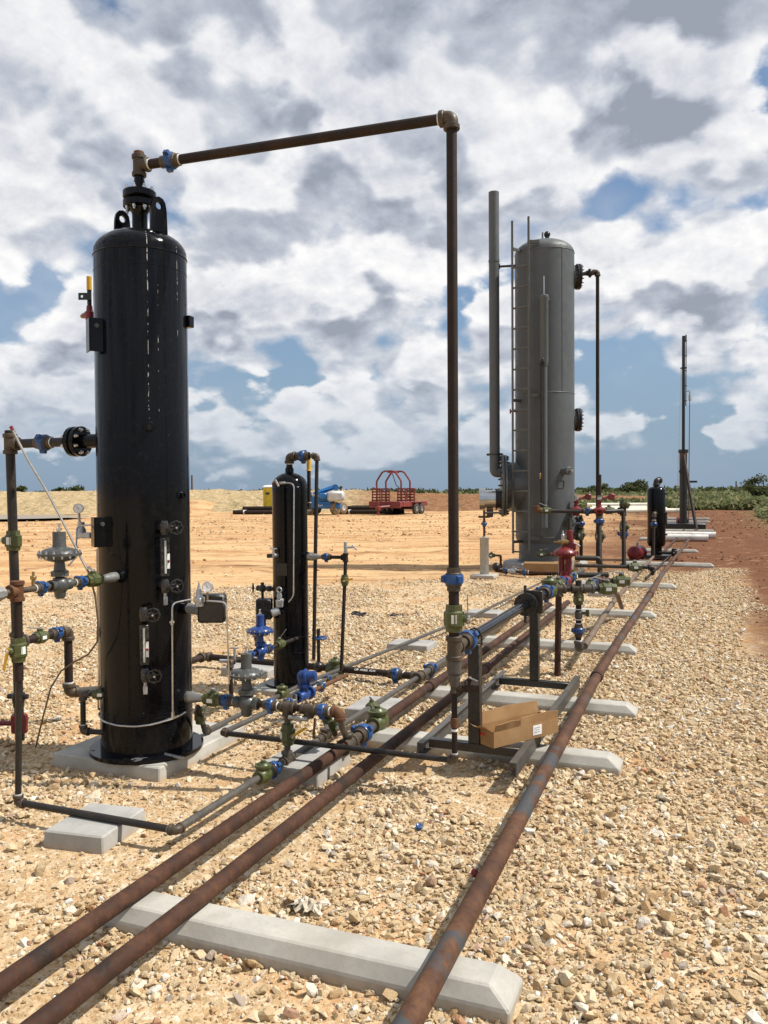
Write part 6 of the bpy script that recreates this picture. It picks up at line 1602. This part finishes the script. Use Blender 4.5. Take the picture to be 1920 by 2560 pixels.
for (p, H, R, nl, sz, lb, nm) in (
    ((-21.176, 163.503, 0), 2.3, 2.6, 1300, .28, 'dark rounded tree on the horizon just right of the tower', 'oak_tree'),
    ((-14.24, 161.325, 0), 2.9, 2.9, 1600, .30, 'large dark rounded tree on the horizon above the cream pipes', 'oak_tree'),
    ((-12.842, 160.886, 0), 1.9, 1.6, 700, .25, 'small dark tree beside the large rounded horizon tree', 'oak_tree'),
    ((3.559, 93.165, 0), 3.0, 1.6, 1100, .13, 'airy pale green mesquite tree at the right edge', 'mesquite_tree'),
    ((5.126, 93.127, 0), 2.1, 1.9, 1200, .13, 'denser low mesquite at the far right edge', 'mesquite_tree'),
    (LA * -75 + DE * 200 + UP * .0, 3.2, 2.6, 700, .5, 'leftmost dark tree behind the earth bank', 'oak_tree'),
    (LA * -88.5 + DE * 200, 3.2, 2.3, 600, .5, 'dark tree behind the bank at the extreme left edge', 'oak_tree'),
    (LA * -79 + DE * 200, 2.9, 2.0, 500, .5, 'low dark tree behind the bank left of the tall vessel', 'oak_tree')):
    tree(nm, lb, p, H, R, nl, sz, 'leaf', 'trees along the horizon')
# scrubland right of the lot, one mass
cs, rs_, pr, sz = [], [], [], []
def add_bush(lat, dp, r, n, s, h=.7):
    p = cl(lat, dp); cs.append((p.x, p.y, r * h * .6)); rs_.append(r); pr.append(n); sz.append(s)
for i in range(1500):
    dp = 64 + 96 * lr.random() ** 1.6; lat = lr.uniform(.155, .50 if i < 1000 else .95) * dp
    r = lr.uniform(.35, .95) * (.7 + dp / 200); add_bush(lat, dp, r, 46, .15 + dp * .0018)
for i in range(150):
    dp = lr.uniform(78, 105); lat = lr.uniform(-.06, .17) * dp; add_bush(lat, dp, lr.uniform(.7, 1.6), 44, .32)
for i in range(260):
    dp = lr.uniform(30, 66); lat = lr.uniform(.40 - .0 * dp, .52) * dp
    x_, y_ = cl(lat, dp).x, cl(lat, dp).y
    if x_ < 2.2 + (y_ - 30) * .02: continue
    add_bush(lat, dp, lr.uniform(.25, .75), 60, .09 + dp * .0012)
v, f_ = leaf_cloud(cs, rs_, pr, np.array(sz), .62)
v[:, 2] = np.abs(v[:, 2])
sm = np_mesh('scrub', v, f_, False); sm.materials.append(M['scrub'])
scr = bpy.data.objects.new('scrub', sm); COL.objects.link(scr); tag(scr, 'low grey green scrub covering the land beyond the soil', 'scrub', kind='stuff')
# dry weeds on the red soil at the right edge and on the bank
cs, rs_, pr, sz = [], [], [], []
for i in range(420):
    y_ = lr.uniform(9, 34); x_ = 1.25 + abs(lr.normal(0, .9)) + (y_ - 9) * .055
    cs.append((x_, y_, .05 + gz(x_, y_))); rs_.append(lr.uniform(.05, .22)); pr.append(26); sz.append(lr.uniform(.025, .06))
v, f_ = leaf_cloud(cs, rs_, pr, np.array(sz), .8)
wm = np_mesh('weeds', v, f_, False); wm.materials.append(M['dry'])
wo = bpy.data.objects.new('weeds', wm); COL.objects.link(wo); tag(wo, 'dry straw weeds along the red soil edge', 'weeds', kind='stuff')
# distant treeline
cs, rs_, pr, sz = [], [], [], []
for i in range(420):
    dp = lr.uniform(420, 700); lat = lr.uniform(-.55, .55) * dp; p = cl(lat, dp); cs.append((p.x, p.y, .6)); rs_.append(lr.uniform(3, 7)); pr.append(36); sz.append(1.5)
v, f_ = leaf_cloud(cs, rs_, pr, np.array(sz), .42)
tm = np_mesh('treeline', v, f_, False); tm.materials.append(M['leaf'])
to = bpy.data.objects.new('treeline', tm); COL.objects.link(to); tag(to, 'dark distant treeline low on the horizon', 'treeline', kind='stuff')
# poles
def pole(p, H, r, label):
    p = V_(p); solo('utility_pole', MB().cyl(p, p + UP * H, r, r * .8, n=10), M['bark'], label, 'pole', tuple(p), 'distant utility poles')
pole(LA * -27.8 + DE * 120, 4.2, .16, 'slender dark pole on the horizon right of the tall vessel')
pole(LA * 57.4 + DE * 135, 2.9, .13, 'slender dark pole on the horizon at far right')
# ================================================================ boom lift
lf = V_((-25.216, 53.525, 0)); LFd = LA
T = thing('boom_lift', 'blue boom lift with grey engine cover and dusty tyres', 'boom lift', (lf.x, lf.y, 0))
def lp(a, d, z): return lf + LA * a + DE * d + UP * z
RL = Matrix((LA, DE, UP)).transposed()
part(T, 'chassis', MB().box(lp(-.9, .5, .62), (2.6, 1.6, .36), RL, .06).box(lp(-1.0, .0, .80), (1.5, .5, .35), RL, .05), M['liftblue'])
part(T, 'turntable', MB().box(lp(-.9, .5, 1.05), (1.7, 1.3, .5), RL, .08), M['liftblue'])
part(T, 'engine_cover', MB().box(lp(.06, .15, 1.33), (1.22, 1.5, .74), RL, .16), M['liftgrey'])
part(T, 'counterweight', MB().box(lp(-.85, .0, 1.35), (.6, 1.1, .45), RL, .08), M['liftblue'])
part(T, 'boom', MB().tube([lp(.10, -.05, 2.03), lp(-1.9, .1, 1.33), lp(-3.4, .2, .95)], .17, 4), M['liftblue'], ang=20)
part(T, 'boom_end', MB().box(lp(.08, -.05, 1.95), (.30, .34, .46), RL, .03), M['liftblue'])
part(T, 'lift_cylinder', MB().cyl(lp(-.2, -.05, 1.35), lp(-1.6, 0, 1.12), .06, n=10), M['zinc'])
part(T, 'exhaust', MB().cyl(lp(.40, .3, 1.7), lp(.42, .3, 1.98), .05, n=10).box(lp(.43, .3, 1.98), (.18, .1, .14), RL, .02), M['matblack'])
for (a, d) in ((.02, -.05), (.46, 1.15), (-1.9, -.05), (-1.5, 1.15)):
    c = lp(a, d, .46); ax = (LA * .8 - DE * .6) if a > -.5 else (LA * .5 - DE * .85)
    W_ = part(T, 'wheel', MB().lathe(c - ax * .17, ax, [(0, .2), (0, .38), (.04, .46), (.28, .46), (.34, .38), (.34, .2)], 22), M['dustrubber'])
    part(W_, 'rim', MB().lathe(c - ax * .14, ax, [(0, 0), (0, .2), (.3, .22), (.31, .14), (.26, .1), (.26, 0)], 16), M['liftgrey'])
Rtxt = Matrix((LA, UP, -DE)).transposed()
tilt = Matrix.Rotation(rad(19), 3, 'Z')
text_part(T, '65', lp(-1.45, -.16, 1.48), Rtxt @ tilt, .42, M['white'])
text_part(T, '4x4', lp(-1.05, -.33, .68), Rtxt, .24, M['white'])
# ================================================================ portable toilet
lo = V_((-31.779, 55.793, 0))
T = thing('portable_toilet', 'yellow portable toilet with white roof behind the short vessel', 'toilet', (lo.x, lo.y, 0))
part(T, 'cabin', MB().box(lo + UP * 1.02 + DE * .55, (1.1, 1.1, 2.0), RL, .04), M['loo'])
part(T, 'roof', MB().lathe(lo + UP * 2.0 + DE * .55, UP, [(0, .80), (.06, .80), (.16, .66), (.20, .3), (.20, 0)], 4, math.pi / 4 - rad(68)), M['white'], ang=20)
part(T, 'door', MB().box(lo + UP * 1.0 - DE * .012 + LA * .06, (.72, .03, 1.8), RL, .01), M['loo'])
part(T, 'notice', MB().box(lo + UP * 1.55 - DE * .03 + LA * -.2, (.3, .012, .18), RL), M['ink'])
for s in (-1, 1): part(T, 'skid_runner', MB().box(lo + UP * .04 + LA * (.4 * s) + DE * .55, (.1, 1.2, .08), RL), M['matblack'])
# ================================================================ stacks of brown line pipe
def pile(p, L, rows, label, r=.16):
    p = V_(p); T = thing('pipe_stack', label, 'pipe stack', (p.x, p.y, 0), 'stacks of brown line pipe by the bank')
    for k, (off, dp, z) in enumerate(rows): part(T, 'line_pipe', MB().cyl(p + LA * off + DE * dp + UP * z, p + LA * (off + L) + DE * (dp - .4) + UP * z, r, n=14), M['brownpipe'])
    for k in (.15, .8): part(T, 'band', MB().cyl(p + LA * (L * k) + DE * -.06 + UP * .16, p + LA * (L * k + .25) + DE * -.06 + UP * .16, r * 1.04, n=14), M['tape'])
pile((-33.587, 53.385, 0), 5.2, ((0, 0, .16), (.3, .4, .16), (.7, .2, .44), (.1, .8, .16)), 'brown line pipes stacked on the ground left of the yellow toilet')
pile((-25.813, 55.485, 0), 4.6, ((0, 0, .16), (.2, .4, .16), (-.3, .2, .44), (.9, .8, .46), (-.2, .85, .16)), 'brown line pipes stacked on the ground behind the red trailer')
# ================================================================ red pipe-reel trailer
tr = V_((-21.301, 53.119, 0))
T = thing('reel_trailer', 'red steel trailer with two arched hoops and roller stacks', 'trailer', (tr.x, tr.y, 0))
ta = (LA * .50 + DE * .866); tb = (LA * .866 - DE * .50)      # along, across
def tp(a, b, z): return tr + ta * a + tb * b + UP * z
RT = Matrix((ta, tb, UP)).transposed()
part(T, 'bed', MB().box(tp(2.2, 0, .86), (4.2, 2.3, .12), RT, .01).box(tp(.12, 0, .72), (.16, 2.5, .46), RT, .02).box(tp(2.2, 1.12, .74), (4.2, .10, .34), RT, .02).box(tp(2.2, -1.12, .74), (4.2, .10, .34), RT, .02), M['oldred'])
part(T, 'tongue', MB().tube([tp(.1, -.5, .62), tp(-.9, .0, .55), tp(.1, .5, .62)], .09, 6), M['oldred'])
part(T, 'jack', MB().cyl(tp(-.8, 0, .05), tp(-.8, 0, .95), .08, n=10).box(tp(-.8, 0, .5), (.3, .3, .3), RT, .03), M['oldred'])
for (a, s) in ((.7, 0), (2.0, 1)):
    pts = [tp(a, -.98, .9), tp(a, -.98, 2.35), tp(a, -.80, 2.62), tp(a, -.52, 2.98), tp(a, -.3, 3.06), tp(a, .3, 3.06), tp(a, .52, 2.98), tp(a, .80, 2.62), tp(a, .98, 2.35), tp(a, .98, .9)]
    part(T, 'hoop', MB().tube(pts, .065, 6), M['oldred'], ang=20)
part(T, 'ridge_beam', MB().box(tp(1.35, 0, 3.0), (1.5, .12, .14), RT, .01), M['oldred'])
part(T, 'hoist_cable', MB().tube([tp(1.2, 0, 2.9), tp(1.3, .25, 2.1), tp(2.0, .7, 1.35), tp(2.6, .95, 1.2)], .03, 6), M['matblack'])
for (a, b) in ((.7, -1.02), (.7, 1.02), (2.0, -1.02), (2.0, 1.02)):
    R_ = part(T, 'roller_rack', MB().box(tp(a, b - .3 * np.sign(b), 1.38), (.06, .06, .95), RT).box(tp(a, b + .3 * np.sign(b), 1.38), (.06, .06, .95), RT), M['oldred'])
    for k in range(5): part(R_, 'roller', MB().cyl(tp(a, b - .36, 1.02 + .2 * k), tp(a, b + .36, 1.02 + .2 * k), .055, n=10), M['oldred'])
for (a, b) in ((2.4, 1.22), (3.2, 1.22), (2.4, -1.22), (3.2, -1.22)):
    c = tp(a, b, .40); W_ = part(T, 'wheel', MB().lathe(c - tb * .12, tb, [(0, .2), (0, .32), (.03, .40), (.21, .40), (.24, .32), (.24, .2)], 20), M['rubber'])
    part(W_, 'rim', MB().lathe(c - tb * .10, tb, [(0, 0), (0, .19), (.2, .21), (.21, .12), (.17, .1), (.17, 0)], 14), M['galv'])
    part(T, 'mudguard', MB().box(tp(a, b, .87), (.85, .26, .04), RT), M['oldred'])
# ================================================================ things lying about
def lay(px_, py_): pass
w0, w1 = V_((-3.128, 3.889, 0.095)), V_((-3.01, 4.155, 0.1))
T = thing('spanner', 'long steel open-ended spanner lying on the vessel base ring', 'spanner', tuple(w0))
wd_ = (w1 - w0).normalized(); ws = UP.cross(wd_)
part(T, 'handle', MB().prism([(.03, -.008), ((w1 - w0).length, -.012), ((w1 - w0).length + .01, 0), ((w1 - w0).length, .012), (.03, .008)], w0, wd_, ws, .009), M['zinc'])
part(T, 'jaw', MB().prism([(.035, -.02), (.02, -.03), (-.012, -.028), (-.02, -.012), (.008, -.012), (.008, .012), (-.02, .014), (-.012, .028), (.02, .03), (.035, .02)], w0, wd_, ws, .012), M['zinc'])
w0, w1 = V_((-3.289, 4.065, 0.108)), V_((-2.883, 4.017, 0.098))
solo('cheater_bar', MB().tube([w0, w1], .010, 12), M['galv'], 'plain grey steel bar crossing the spanner on the vessel base', 'bar', tuple(w0))
# loose sample tube with a red tip
T = thing('loose_tubing', 'thin loose grey tubing with red tip draped beside the tall vessel', 'tubing', (-4.108, 4.12, 0))
rod = [(-3.631, 3.511, 2.012), (-3.564, 3.555, 1.839), (-3.485, 3.604, 1.671), (-3.405, 3.652, 1.479), (-3.321, 3.681, 1.298), (-3.275, 3.697, 1.203)]
part(T, 'straight_tube', MB().tube(rod, .0065, 8), M['galv'])
part(T, 'red_tip', MB().cyl((-3.637, 3.509, 2.025), (-3.627, 3.513, 2.003), .010, n=8), M['red'])
part(T, 'cable', MB().tube([(-3.275, 3.697, 1.203), (-3.269, 3.739, 1.067), (-3.282, 3.773, 0.925), (-3.313, 3.8, 0.792), (-3.404, 3.826, 0.709), (-3.523, 3.841, 0.653), (-3.632, 3.85, 0.589), (-3.71, 3.848, 0.482), (-3.744, 3.819, 0.316), (-4.096, 4.108, 0.005)], .0055, 8, .0), M['rust_pale'])
# blown plastic, cap, dark lumps
def crumple(name, label, cat, c, r, mat, seed, flat=.45):
    q_ = random.Random(seed); bm = bmesh.new(); bmesh.ops.create_icosphere(bm, subdivisions=3, radius=1.0)
    for v in bm.verts:
        k = q_.uniform(.45, 1.15); v.co = Vector((v.co.x * r * 1.5 * k, v.co.y * r * k, max(0, v.co.z) * r * flat * k * 1.6))
    return solo(name, MB().add_bm(bm, Matrix.Translation(c) @ Matrix.Rotation(q_.uniform(0, 3), 4, 'Z')), M[mat], label, cat, tuple(c), ang=15)
M['film'] = paint('clear_film', (.64, .56, .44), .3, dirt=(.45, .32, .18), dirt_amt=.6, scale=20)
M['film'].node_tree.nodes['Principled BSDF'].inputs['Transmission Weight'].default_value = .15
c = V_((-1.489, 2.878, 0)); gn, gm_ = 16, 11; vs, fs = [], []
for i in range(gn):
    for j in range(gm_):
        x_, y_ = (i / (gn - 1) - .5) * .125, (j / (gm_ - 1) - .5) * .08; w_ = 1 + .35 * math.sin(i * 1.7 + j) * (abs(j - 5) / 5)
        vs.append((c.x + x_ * w_ + .006 * math.sin(j * 2.1), c.y + y_ * w_ + .008 * math.sin(i * 1.3), .006 + .022 * abs(math.sin(i * .62 + j * .35)) * abs(math.cos(j * .55 - i * .2)) + .012 * abs(math.sin(i * 1.9 - j * 1.1))))
for i in range(gn - 1):
    for j in range(gm_ - 1): fs.append((i * gm_ + j, (i + 1) * gm_ + j, (i + 1) * gm_ + j + 1, i * gm_ + j + 1))
mb = MB(); mb.v = [Vector(q) for q in vs]; mb.f = fs
ps = solo('plastic_scrap', mb, M['film'], 'crumpled clear plastic scrap on the gravel between the near pipes', 'plastic scrap', tuple(c), ang=25)
ps.modifiers.new('thickness', 'SOLIDIFY').thickness = .0015
c = V_((-1.34, 3.769, 0.012)); solo('thread_protector', MB().lathe(c, (.3, -.4, .8), [(0, 0), (0, .017), (.014, .016), (.016, .012), (.012, 0)], 14), M['blue'], 'small blue plastic cap lying alone on the gravel', 'cap', tuple(c))
c = V_((-0.939, 3.36, 0.03)); solo('thread_protector', MB().lathe(c, (-.6, -.5, .4), [(0, 0), (0, .017), (.016, .016), (.018, .010), (.012, 0)], 14), M['red'], 'small red plastic cap against the right-hand rusty pipe', 'cap', tuple(c))
for (x, p_, s_, lb) in ((898, (-4.4, 10.06, 0), .11, 'larger dark lump lying on the open gravel'), (986, (-3.932, 10.149, 0), .08, 'smaller dark lump beside the thin pipe')):
    crumple('dark_lump', lb, 'rubber scrap', V_(p_), s_, 'rubber', x, .35)  # flattened dark crumpled domes in the same black as the tyres
